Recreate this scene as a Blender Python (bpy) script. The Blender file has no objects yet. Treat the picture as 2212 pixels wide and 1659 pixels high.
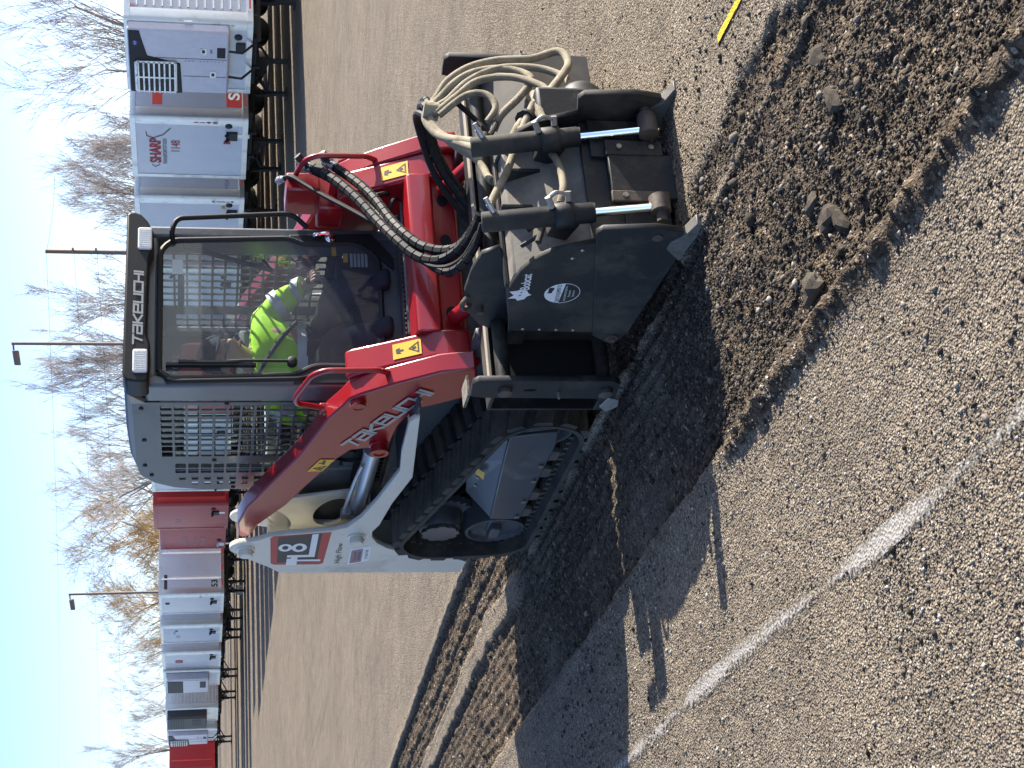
import bpy, bmesh, math, random
import numpy as np
from mathutils import Vector, Matrix
R = math.radians
rng = np.random.default_rng(7)
random.seed(7)
scene = bpy.context.scene
col = scene.collection

# ---------------------------------------------------------------- camera
cam_d = bpy.data.cameras.new('camera'); cam = bpy.data.objects.new('camera', cam_d); col.objects.link(cam)
TH, PITCH = R(26.88), math.atan(687/3323)
CAM = Vector((-2.849, -6.244, 1.75))
fwd = Vector((math.sin(TH), math.cos(TH), 0)); rgt = Vector((math.cos(TH), -math.sin(TH), 0)); upv = Vector((0, 0, 1))
vd = fwd*math.cos(PITCH) - upv*math.sin(PITCH); vu = fwd*math.sin(PITCH) + upv*math.cos(PITCH)
cx, cy, cz = -vu, rgt, -vd          # the phone was held sideways: the sky is on the left of the frame
cam.matrix_world = Matrix(((cx.x, cy.x, cz.x, CAM.x), (cx.y, cy.y, cz.y, CAM.y), (cx.z, cy.z, cz.z, CAM.z), (0, 0, 0, 1)))
cam_d.sensor_width = 36; cam_d.lens = 3323/2212*36; cam_d.clip_start = .05; cam_d.clip_end = 3000
scene.camera = cam

# ---------------------------------------------------------------- light
SUN_EL, SUN_A = R(27.5), R(6)
to_sun = Vector((math.cos(SUN_EL)*math.cos(SUN_A), -math.cos(SUN_EL)*math.sin(SUN_A), math.sin(SUN_EL)))
world = bpy.data.worlds.new('World'); scene.world = world; world.use_nodes = True
wn = world.node_tree.nodes; wl = world.node_tree.links
sky = wn.new('ShaderNodeTexSky'); sky.sky_type = 'NISHITA'; sky.sun_disc = False
sky.sun_elevation = SUN_EL; sky.sun_rotation = math.atan2(to_sun.x, to_sun.y)
sky.altitude = 500; sky.air_density = .45; sky.dust_density = 1.0; sky.ozone_density = 1.2
bg = wn['Background']; bg.inputs['Strength'].default_value = 0.135
wl.new(sky.outputs[0], bg.inputs['Color'])
sun_d = bpy.data.lights.new('sun', 'SUN'); sun_d.energy = 5.0; sun_d.angle = R(0.55); sun_d.color = (1.0, .93, .82)
sun = bpy.data.objects.new('sun', sun_d); col.objects.link(sun)
sun.rotation_euler = to_sun.to_track_quat('Z', 'Y').to_euler()
vs = scene.view_settings; vs.view_transform = 'Standard'; vs.look = 'None'; vs.exposure = 1.4; vs.gamma = 1.0; vs.use_curve_mapping = False
scene.render.engine = 'CYCLES'
scene.cycles.max_bounces = 6; scene.cycles.diffuse_bounces = 3; scene.cycles.glossy_bounces = 3; scene.cycles.use_light_tree = False; scene.cycles.transparent_max_bounces = 24

# ---------------------------------------------------------------- materials
MATS = {}
def srgb(r, g, b):
    f = lambda v: (v/12.92 if v <= .04045 else ((v+.055)/1.055)**2.4)
    return (f(r/255), f(g/255), f(b/255))
def mat(name, color, rough=.5, metal=0., coat=0., dirt=None, dirt_amt=0., dirt_scale=6., bump=0., bump_scale=60., var=.06, spec=.5):
    """painted / metal surface: base colour with slight variation, patches of dust, fine relief"""
    if name in MATS: return MATS[name]
    m = bpy.data.materials.new(name); m.use_nodes = True; MATS[name] = m
    n = m.node_tree.nodes; l = m.node_tree.links; b = n['Principled BSDF']
    b.inputs['Roughness'].default_value = rough; b.inputs['Metallic'].default_value = metal
    b.inputs['Coat Weight'].default_value = coat; b.inputs['Coat Roughness'].default_value = .08
    b.inputs['Specular IOR Level'].default_value = spec
    tc = n.new('ShaderNodeTexCoord')
    nz = n.new('ShaderNodeTexNoise'); nz.inputs['Scale'].default_value = dirt_scale; nz.inputs['Detail'].default_value = 8; nz.inputs['Roughness'].default_value = .65
    l.new(tc.outputs['Object'], nz.inputs['Vector'])
    ramp = n.new('ShaderNodeValToRGB'); ramp.color_ramp.elements[0].position = .35; ramp.color_ramp.elements[1].position = .7
    c0 = tuple(c*(1-var) for c in color); c1 = tuple(min(1, c*(1+var)) for c in color)
    ramp.color_ramp.elements[0].color = (*c0, 1); ramp.color_ramp.elements[1].color = (*c1, 1)
    l.new(nz.outputs['Fac'], ramp.inputs['Fac'])
    out = ramp.outputs['Color']
    if dirt is not None:
        n2 = n.new('ShaderNodeTexNoise'); n2.inputs['Scale'].default_value = dirt_scale*.6; n2.inputs['Detail'].default_value = 10; n2.inputs['Roughness'].default_value = .72
        l.new(tc.outputs['Object'], n2.inputs['Vector'])
        r2 = n.new('ShaderNodeValToRGB'); r2.color_ramp.elements[0].position = .62-dirt_amt*.35; r2.color_ramp.elements[1].position = .80-dirt_amt*.2
        l.new(n2.outputs['Fac'], r2.inputs['Fac'])
        mx = n.new('ShaderNodeMix'); mx.data_type = 'RGBA'
        l.new(r2.outputs['Color'], mx.inputs[0]); l.new(out, mx.inputs[6]); mx.inputs[7].default_value = (*dirt, 1)
        out = mx.outputs[2]
        mr = n.new('ShaderNodeMapRange'); mr.inputs[3].default_value = rough; mr.inputs[4].default_value = min(1, rough+.35)
        l.new(r2.outputs['Color'], mr.inputs[0]); l.new(mr.outputs[0], b.inputs['Roughness'])
    l.new(out, b.inputs['Base Color'])
    if bump:
        n3 = n.new('ShaderNodeTexNoise'); n3.inputs['Scale'].default_value = bump_scale; n3.inputs['Detail'].default_value = 4
        l.new(tc.outputs['Object'], n3.inputs['Vector'])
        bp = n.new('ShaderNodeBump'); bp.inputs['Strength'].default_value = bump; bp.inputs['Distance'].default_value = .01
        l.new(n3.outputs['Fac'], bp.inputs['Height']); l.new(bp.outputs[0], b.inputs['Normal'])
    return m
def glass(name, tint=(.86, .92, .92), rough=.02, veil=.0):
    if name in MATS: return MATS[name]
    m = bpy.data.materials.new(name); m.use_nodes = True; MATS[name] = m
    n = m.node_tree.nodes; l = m.node_tree.links
    for x in list(n): n.remove(x)
    o = n.new('ShaderNodeOutputMaterial'); t = n.new('ShaderNodeBsdfTransparent'); t.inputs[0].default_value = (*tint, 1)
    g = n.new('ShaderNodeBsdfGlossy'); g.inputs['Roughness'].default_value = rough
    lw = n.new('ShaderNodeLayerWeight'); pw = n.new('ShaderNodeMath'); pw.operation = 'POWER'; pw.inputs[1].default_value = 5; l.new(lw.outputs['Facing'], pw.inputs[0]); lw.inputs[0].default_value = .5
    f = n.new('ShaderNodeMath'); f.operation = 'MULTIPLY_ADD'; f.inputs[1].default_value = .92; f.inputs[2].default_value = .05; l.new(pw.outputs[0], f.inputs[0])
    mx = n.new('ShaderNodeMixShader'); l.new(f.outputs[0], mx.inputs[0]); l.new(t.outputs[0], mx.inputs[1]); l.new(g.outputs[0], mx.inputs[2])
    last = mx
    if veil:
        d = n.new('ShaderNodeBsdfDiffuse'); d.inputs[0].default_value = (.50, .55, .62, 1)  # bluish-grey diffuse layer paints a reflection haze over the glass
        tc = n.new('ShaderNodeTexCoord'); nz = n.new('ShaderNodeTexNoise'); nz.inputs['Scale'].default_value = 3; nz.inputs['Detail'].default_value = 6
        l.new(tc.outputs['Object'], nz.inputs['Vector'])
        mr = n.new('ShaderNodeMapRange'); mr.inputs[1].default_value = .3; mr.inputs[2].default_value = .75; mr.inputs[3].default_value = veil*.5; mr.inputs[4].default_value = veil*1.5
        l.new(nz.outputs['Fac'], mr.inputs[0])
        m2 = n.new('ShaderNodeMixShader'); l.new(mr.outputs[0], m2.inputs[0]); l.new(mx.outputs[0], m2.inputs[1]); l.new(d.outputs[0], m2.inputs[2]); last = m2
    l.new(last.outputs[0], o.inputs['Surface'])
    return m

DUST = (.20, .17, .13)
M_RED = mat('red_paint', (.27, .006, .011), .30, coat=.4, dirt=(.34, .09, .06), dirt_amt=.12, dirt_scale=4, bump=.03, bump_scale=90)
M_CREAM = mat('cream_paint', (.66, .64, .55), .42, coat=.15, dirt=(.42, .38, .30), dirt_amt=.2, dirt_scale=3)
M_GREY = mat('grey_frame_paint', (.062, .066, .073), .45, coat=.1, dirt=DUST, dirt_amt=.15, dirt_scale=5)
M_CAB = mat('cab_grey_paint', (.095, .10, .11), .38, coat=.25, dirt=(.25, .24, .22), dirt_amt=.12)
M_CHAS = mat('chassis_dark_grey', (.045, .048, .055), .5, dirt=DUST, dirt_amt=.25)
M_BLACK = mat('black_plastic', (.008, .008, .009), .5, var=.2, spec=.35)
M_GASKET = mat('black_rubber_gasket', (.010, .010, .011), .55)
M_PLAN = mat('planer_black_steel', (.014, .015, .016), .55, dirt=(.10, .083, .058), dirt_amt=.38, spec=.4, dirt_scale=5, bump=.08, bump_scale=40)
M_PLANTOP = mat('dusty_planer_steel', (.10, .095, .085), .7, dirt=(.26, .23, .185), dirt_amt=.6, dirt_scale=6, bump=.1)
M_RUST = mat('worn_rusty_steel', (.10, .075, .055), .6, dirt=(.05, .04, .035), dirt_amt=.5, dirt_scale=14, bump=.12, bump_scale=70)
M_TOE = mat('dusty_worn_toe', (.20, .19, .175), .5, metal=.4, dirt=(.10, .085, .065), dirt_amt=.5, dirt_scale=16, bump=.1)
M_STEEL = mat('bright_worn_steel', (.45, .44, .42), .42, metal=.8, dirt=(.2, .17, .13), dirt_amt=.3, dirt_scale=12)
M_CHROME = mat('chrome_rod', (.80, .80, .80), .12, metal=1.0, var=.02)
M_GALV = mat('silver_cylinder_paint', (.42, .44, .46), .33, metal=.75, dirt=(.3, .28, .25), dirt_amt=.15, dirt_scale=9)
M_RUBBER = mat('track_rubber', (.020, .019, .017), .8, dirt=(.10, .082, .060), dirt_amt=.66, dirt_scale=7, bump=.15, bump_scale=50)
M_HOSE = mat('black_hose', (.010, .010, .011), .62, spec=.3, dirt=(.04, .036, .032), dirt_amt=.1, dirt_scale=15)
M_TANHOSE = mat('dusty_sleeved_hose', (.27, .235, .17), .9, dirt=(.12, .10, .07), dirt_amt=.5, dirt_scale=16, bump=.35, bump_scale=160)
M_YEL = mat('yellow_sticker', (.78, .42, .02), .45, var=.03)
M_INK = mat('black_print', (.012, .012, .012), .5)
M_SILVER = mat('silver_print', (.36, .36, .345), .4, metal=.2, var=.03)
M_WHITEP = mat('white_print', (.80, .80, .78), .5, var=.02)
M_REDP = mat('red_print', (.42, .010, .012), .45)
M_LENS = mat('ribbed_lamp_lens', (.72, .72, .70), .18, coat=.6, bump=.2, bump_scale=120)
M_GLASS = glass('windscreen_glass', (.66, .72, .74), .015, veil=.10)
M_SGLASS = glass('side_glass', (.80, .88, .88))
M_INT = mat('cab_interior_plastic', (.028, .032, .040), .6)
M_SEATR = mat('red_seat_vinyl', (.32, .03, .035), .55)
M_BOLT = mat('zinc_bolt', (.35, .33, .28), .4, metal=.7)
M_YZINC = mat('yellow_zinc', (.50, .36, .10), .35, metal=.8)
M_HIVIS = mat('hivis_cloth', (.50, .95, .02), .75, var=.1, bump=.2, bump_scale=30)
M_REFL = mat('reflective_band', (.55, .55, .58), .45, metal=.3)
M_SKIN = mat('skin', (.52, .30, .21), .5)
M_NAVY = mat('dark_navy_cloth', (.015, .018, .03), .85, bump=.2, bump_scale=40)

# ---------------------------------------------------------------- mesh helpers
ROOTLOC = {}
def link(o, parent=None):
    col.objects.link(o)
    if parent is not None:
        o.parent = parent
        if parent.name in ROOTLOC: o.matrix_parent_inverse = Matrix.Translation(-ROOTLOC[parent.name])
    return o
def thing(name, label, cat, loc=(0, 0, 0), group=None):
    o = bpy.data.objects.new(name, None); col.objects.link(o); o.location = loc; o.empty_display_size = .2
    ROOTLOC[o.name] = Vector(loc)
    return tag(o, label, cat, group)
def tag(o, label, cat, group=None, kind=None):
    if label: o['label'] = label
    if cat: o['category'] = cat
    if group: o['group'] = group
    if kind: o['kind'] = kind
    return o
def crom(pts, n=6):
    """smooth curve through points"""
    P = [Vector(p) for p in pts]; out = []
    for i in range(len(P)-1):
        a = P[max(i-1, 0)]; b = P[i]; c = P[i+1]; d = P[min(i+2, len(P)-1)]
        for k in range(n):
            t = k/n
            out.append(.5*((2*b)+(c-a)*t+(2*a-5*b+4*c-d)*t*t+(3*b-a-3*c+d)*t**3))
    out.append(P[-1]); return out
def rounded(pts, r, n=4):
    """polyline with rounded inner corners"""
    P = [Vector(p) for p in pts]; out = [P[0]]
    for i in range(1, len(P)-1):
        a, b, c = P[i-1], P[i], P[i+1]
        u = (a-b); v = (c-b); d = min(r, u.length*.45, v.length*.45); u.normalize(); v.normalize()
        for k in range(n+1):
            t = k/n; out.append((b+u*d)*(1-t)**2+b*2*t*(1-t)+(b+v*d)*t*t)
    out.append(P[-1]); return out
class MB:
    def __init__(s): s.v = []; s.f = []
    def add(s, vs, fs):
        k = len(s.v); s.v += [tuple(x) for x in vs]; s.f += [tuple(i+k for i in f) for f in fs]; return s
    def box(s, x0, x1, y0, y1, z0, z1):
        return s.add([(x0,y0,z0),(x1,y0,z0),(x1,y1,z0),(x0,y1,z0),(x0,y0,z1),(x1,y0,z1),(x1,y1,z1),(x0,y1,z1)],
                     [(0,3,2,1),(4,5,6,7),(0,1,5,4),(1,2,6,5),(2,3,7,6),(3,0,4,7)])
    def prism(s, poly, a0, a1, axis=0):
        """polygon in the two other axes, swept along axis"""
        def P(p, a): return (a, p[0], p[1]) if axis == 0 else ((p[0], a, p[1]) if axis == 1 else (p[0], p[1], a))
        n = len(poly); vs = [P(p, a0) for p in poly]+[P(p, a1) for p in poly]
        return s.add(vs, [tuple(range(n)), tuple(range(2*n-1, n-1, -1))]+[(i, i+n, (i+1) % n+n, (i+1) % n) for i in range(n)])
    def beam(s, p0, p1, w, h=None, up=(0, 0, 1)):
        h = h or w; p0 = Vector(p0); p1 = Vector(p1); d = (p1-p0).normalized(); u = Vector(up)
        if abs(d.dot(u)) > .98: u = Vector((1, 0, 0))
        a = d.cross(u).normalized()*w/2; b = a.cross(d).normalized()*h/2
        vs = [p+q for p in (p0, p1) for q in (-a-b, a-b, a+b, -a+b)]
        return s.add(vs, [(0,3,2,1),(4,5,6,7),(0,1,5,4),(1,2,6,5),(2,3,7,6),(3,0,4,7)])
    def tube(s, pts, r, n=10, caps=True):
        P = [Vector(p) for p in pts]; m = len(P); rr = r if hasattr(r, '__len__') else [r]*m
        d0 = (P[1]-P[0]).normalized(); a = d0.orthogonal().normalized(); vs = []
        for i in range(m):
            d = (P[min(i+1, m-1)]-P[max(i-1, 0)]).normalized()
            a = (a-d*a.dot(d)); a = a.normalized() if a.length > 1e-6 else d.orthogonal().normalized(); b = d.cross(a)
            for k in range(n):
                t = 2*math.pi*k/n; vs.append(P[i]+(a*math.cos(t)+b*math.sin(t))*rr[i])
        fs = [(i*n+k, i*n+(k+1) % n, (i+1)*n+(k+1) % n, (i+1)*n+k) for i in range(m-1) for k in range(n)]
        if caps: fs += [tuple(range(n-1, -1, -1)), tuple(range((m-1)*n, m*n))]
        return s.add(vs, fs)
    def cyl(s, p0, p1, r, n=20, r1=None): return s.tube([p0, p1], [r, r if r1 is None else r1], n)
    def lathe(s, p0, axis, prof, n=24):
        """profile [(distance along axis, radius)]"""
        p0 = Vector(p0); d = Vector(axis).normalized(); a = d.orthogonal().normalized(); b = d.cross(a); vs = []
        for (t, r) in prof:
            for k in range(n):
                th = 2*math.pi*k/n; vs.append(p0+d*t+(a*math.cos(th)+b*math.sin(th))*r)
        m = len(prof)
        fs = [(i*n+k, i*n+(k+1) % n, (i+1)*n+(k+1) % n, (i+1)*n+k) for i in range(m-1) for k in range(n)]
        fs += [tuple(range(n-1, -1, -1)), tuple(range((m-1)*n, m*n))]
        return s.add(vs, fs)
    def sheet(s, pts2, o, ux, uy):
        o = Vector(o); ux = Vector(ux); uy = Vector(uy)
        return s.add([o+ux*p[0]+uy*p[1] for p in pts2], [tuple(range(len(pts2)))])
    def mesh(s, name, smooth=True, ang=38):
        me = bpy.data.meshes.new(name); me.from_pydata(s.v, [], s.f); me.validate()
        bm = bmesh.new(); bm.from_mesh(me); bmesh.ops.recalc_face_normals(bm, faces=bm.faces); bm.to_mesh(me); bm.free()
        if smooth:
            me.polygons.foreach_set('use_smooth', [True]*len(me.polygons)); me.set_sharp_from_angle(angle=R(ang))
        return me
    def build(s, name, m, parent=None, bevel=0., smooth=True, seg=2):
        me = s.mesh(name, smooth); me.materials.append(m)
        o = link(bpy.data.objects.new(name, me), parent)
        if bevel:
            b = o.modifiers.new('bevel', 'BEVEL'); b.width = bevel; b.segments = seg; b.limit_method = 'ANGLE'; b.angle_limit = R(40)
            b.harden_normals = False
        return o
def curve_mesh(splines, depth, bev=0.):
    """filled 2D outline with holes -> mesh in local XY, thickness along Z"""
    cu = bpy.data.curves.new('c', 'CURVE'); cu.dimensions = '2D'; cu.fill_mode = 'BOTH'; cu.extrude = depth/2; cu.bevel_depth = bev; cu.bevel_resolution = 1
    for sp in splines:
        q = cu.splines.new('POLY'); q.points.add(len(sp)-1); q.use_cyclic_u = True
        for i, p in enumerate(sp): q.points[i].co = (p[0], p[1], 0, 1)
    o = bpy.data.objects.new('c', cu); col.objects.link(o)
    dg = bpy.context.evaluated_depsgraph_get(); me = bpy.data.meshes.new_from_object(o.evaluated_get(dg))
    bpy.data.objects.remove(o); bpy.data.curves.remove(cu); return me
def plate(name, splines, a, thick, m, parent, axis=0, bev=0.):
    """flat plate with holes lying across an axis, centred on a"""
    me = curve_mesh(splines, thick, bev)
    co = np.empty(len(me.vertices)*3); me.vertices.foreach_get('co', co); co = co.reshape(-1, 3)
    if axis == 0: new = np.stack([co[:, 2]+a, co[:, 0], co[:, 1]], 1)
    elif axis == 1: new = np.stack([co[:, 0], a-co[:, 2], co[:, 1]], 1)
    else: new = np.stack([co[:, 0], co[:, 1], co[:, 2]+a], 1)
    me.vertices.foreach_set('co', new.ravel()); me.update()
    me.materials.clear(); me.materials.append(m); me.name = name
    return link(bpy.data.objects.new(name, me), parent)
def text(name, s, o, ux, uy, h, m, parent, width=None, align='CENTER', bold=0.):
    """printed lettering: origin, reading direction, up direction, cap height"""
    cu = bpy.data.curves.new('t', 'FONT'); cu.body = s; cu.size = 1; cu.align_x = align; cu.fill_mode = 'FRONT'; cu.offset = bold
    ob = bpy.data.objects.new('t', cu); col.objects.link(ob)
    dg = bpy.context.evaluated_depsgraph_get(); me = bpy.data.meshes.new_from_object(ob.evaluated_get(dg))
    bpy.data.objects.remove(ob); bpy.data.curves.remove(cu)
    co = np.empty(len(me.vertices)*3); me.vertices.foreach_get('co', co); co = co.reshape(-1, 3)
    sy = h/.69; sx = sy
    if width is not None and len(co): sx = width/max(1e-6, (co[:, 0].max()-co[:, 0].min()))
    ux = np.array(Vector(ux).normalized()); uy = np.array(Vector(uy).normalized())
    new = np.array(o)+np.outer(co[:, 0]*sx, ux)+np.outer(co[:, 1]*sy, uy)
    me.vertices.foreach_set('co', new.ravel()); me.update(); me.materials.clear(); me.materials.append(m); me.name = name
    return link(bpy.data.objects.new(name, me), parent)
GLY = {'T': [[(0, 1), (.85, 1)], [(.62, 1), (.40, 0)]], 'A': [[(.08, 1), (.8, 1), (.8, 0), (0, 0), (0, .52), (.8, .52)]],
       'K': [[(0, 1), (0, 0)], [(.78, 1), (.12, .5), (.78, 0)]], 'E': [[(.8, 0), (0, 0), (0, 1), (.8, 1), (.8, .5), (0, .5)]],
       'U': [[(0, 1), (0, 0), (.8, 0), (.8, 1)]], 'C': [[(.85, 1), (0, 1), (0, 0), (.85, 0)]], 'H': [[(0, 1), (0, 0)], [(0, .5), (.8, .5)], [(.8, 1), (.8, 0)]],
       'I': [[(0, 1), (0, 0)]]}
def maker_lettering(o, ux, uy, width, h, m, parent, sw=.2, slant=.18):
    """squared lettering of the maker's name, drawn in strokes"""
    word = 'TAKEUCHI'; adv = [1.05 if ch != 'I' else .2 for ch in word]; tot = sum(adv)-.05
    ux = Vector(ux).normalized(); uy = Vector(uy).normalized(); nn = ux.cross(uy); mb = MB(); x = 0; lift = 0
    for ch, a in zip(word, adv):
        for line in GLY[ch]:
            for p, q in zip(line[:-1], line[1:]):
                p = Vector((p[0]+x, p[1]*(1-sw)+sw/2)); q = Vector((q[0]+x, q[1]*(1-sw)+sw/2)); d = (q-p).normalized(); e = Vector((-d.y, d.x))*sw/2; d = d*sw/2
                lift += .00006
                pts = [p-d-e, q+d-e, q+d+e, p-d+e]
                mb.add([Vector(o)+ux*((t.x+t.y*slant)/tot*width)+uy*(t.y*h)+nn*lift for t in pts], [(0, 1, 2, 3)])
        x += a
    return mb.build('maker_lettering', m, parent, smooth=False)

# ================================================================ the setting
def vnoise(x, y, scale, seed=0):
    """smooth lattice noise, -1..1"""
    x = np.asarray(x)*scale; y = np.asarray(y)*scale
    xi = np.floor(x).astype(np.int64); yi = np.floor(y).astype(np.int64); fx = x-xi; fy = y-yi
    fx = fx*fx*(3-2*fx); fy = fy*fy*(3-2*fy)
    def h(a, b):
        k = (a*374761393+b*668265263+seed*974711) & 0x7fffffff
        k = ((k ^ (k >> 13))*1274126177) & 0x7fffffff
        return ((k ^ (k >> 16)) & 0xffff)/32767.5-1
    return (h(xi, yi)*(1-fx)+h(xi+1, yi)*fx)*(1-fy)+(h(xi, yi+1)*(1-fx)+h(xi+1, yi+1)*fx)*fy
def fbm(x, y, s, o=4, seed=0):
    t = 0; a = 1; tot = 0
    for i in range(o): t = t+a*vnoise(x, y, s*2**i, seed+i); tot += a; a *= .55
    return t/tot
def sstep(a, b, x): t = np.clip((np.asarray(x)-a)/(b-a), 0, 1); return t*t*(3-2*t)
LOT_DROP = .70
def base_z(x, y):
    d = (np.asarray(x)-CAM.x)*fwd.x+(np.asarray(y)-CAM.y)*fwd.y
    return -LOT_DROP*np.clip((d-9.5)/20., 0, 1)**1.15
def milled_mask(x, y):
    x = np.asarray(x, float); y = np.asarray(y, float)
    e = .022*fbm(x, y, 9, 3, 5)+.02*fbm(x, y, 2.2, 2, 9)
    old = sstep(-.80, -.765, x+e)*(1-sstep(-.02, .02, x-e))          # earlier pass
    new = sstep(-.01, .03, x+e)*(1-sstep(.60, .63, x+e*.7))*sstep(-1.60, -1.5, y+e*3)   # pass being cut
    ridge = (1-sstep(.07, .12, np.abs(x+.03-e*1.5)))*sstep(1.4, 2.0, y)                # strip left standing
    m = np.maximum(old, new)*(1-ridge*.85)
    rag = sstep(.0, .22, x+.10+e)*(1-sstep(.16, .24, x+e*3))*(1-sstep(-1.75, -1.6, y))*sstep(-.12, .12, fbm(x*1.5, y*.35, 2.6, 4, 31))
    return np.clip(np.maximum(m, rag*.8), 0, 1)
def ground_z(x, y):
    x = np.asarray(x, float); y = np.asarray(y, float); m = milled_mask(x, y); z = base_z(x, y)
    front = 1-sstep(-2.1, -1.5, y)                                     # loose millings lie thick ahead of the planer
    lump = fbm(x, y, 7, 5, 3)*.026+fbm(x, y, 26, 3, 17)*.014
    groove = .006*np.sin(x*2*math.pi/.075+2*fbm(x, y, 1.5, 2, 8))
    z = z+m*(-.040+lump*(.55+.25*front)+groove*(1-front)+front*(.018+.014*fbm(x, y, 2.3, 2, 44)))
    e = .014*fbm(x, y, 3, 3, 21)
    berm = np.exp(-((x+.835+e)/.045)**2)*(front*.034+.008)*(1+.5*fbm(x, y, 40, 2, 77))+np.exp(-((x-.64+e)/.05)**2)*.012*sstep(1.0, 2.2, y)
    berm2 = np.exp(-((x-.36+e)/.06)**2)*.045*sstep(1.3, 2.4, y)+np.exp(-((x+.44+e)/.08)**2)*.013*sstep(-1.2, 0, y)+np.exp(-((x-.17-e)/.09)**2)*.03*sstep(1.3, 2.4, y)
    wind = np.exp(-((x+.30+2*e)/.16)**2)*.020*front
    z = z+(berm+berm2+wind)*(.75+.6*fbm(x, y, 14, 4, 12))
    z = z+(1-m)*(fbm(x, y, .7, 3, 2)*.006+fbm(x, y, 22, 3, 41)*.0022)
    return z
def cover(x, y):
    e = .014*fbm(x, y, 3, 3, 21); front = 1-sstep(-2.1, -1.5, y)
    b = np.exp(-((x+.835+e)/.055)**4)*(.25+.75*front)*(1.1+.7*fbm(x, y, 20, 3, 66))
    fade = 1-sstep(-1.7, -.9, y)*(1-sstep(1.6, 2.6, y))*(1-sstep(-.08, .06, x))*(.42+.35*fbm(x, y, 2.4, 4, 51))
    return np.clip(np.maximum(milled_mask(x, y)*fade, b), 0, 1)
def grid_obj(name, xs, ys, drop=None, milled=True, m=None):
    X, Y = np.meshgrid(xs, ys); Zg = ground_z(X, Y); n, k = len(xs), len(ys)
    co = np.stack([X.ravel(), Y.ravel(), Zg.ravel()], 1)
    i, j = np.meshgrid(np.arange(n-1), np.arange(k-1)); a = (j*n+i)
    if drop is not None:
        xm = (xs[:-1]+xs[1:])/2; ym = (ys[:-1]+ys[1:])/2; XM, YM = np.meshgrid(xm, ym)
        keep = ~((XM > drop[0]) & (XM < drop[1]) & (YM > drop[2]) & (YM < drop[3])); a = a[keep]
    a = a.ravel(); f = np.stack([a, a+1, a+1+n, a+n], 1)
    me = bpy.data.meshes.new(name); me.vertices.add(len(co)); me.vertices.foreach_set('co', co.ravel())
    me.loops.add(f.size); me.loops.foreach_set('vertex_index', f.ravel()); me.polygons.add(len(f))
    me.polygons.foreach_set('loop_start', np.arange(0, f.size, 4)); me.update(calc_edges=True); me.validate()
    me.polygons.foreach_set('use_smooth', [True]*len(me.polygons))
    at = me.attributes.new('milled', 'FLOAT', 'POINT'); at.data.foreach_set('value', cover(co[:, 0], co[:, 1]).astype(np.float32))
    me.materials.append(m); o = bpy.data.objects.new(name, me); col.objects.link(o); o['kind'] = 'structure'; return o

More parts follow.
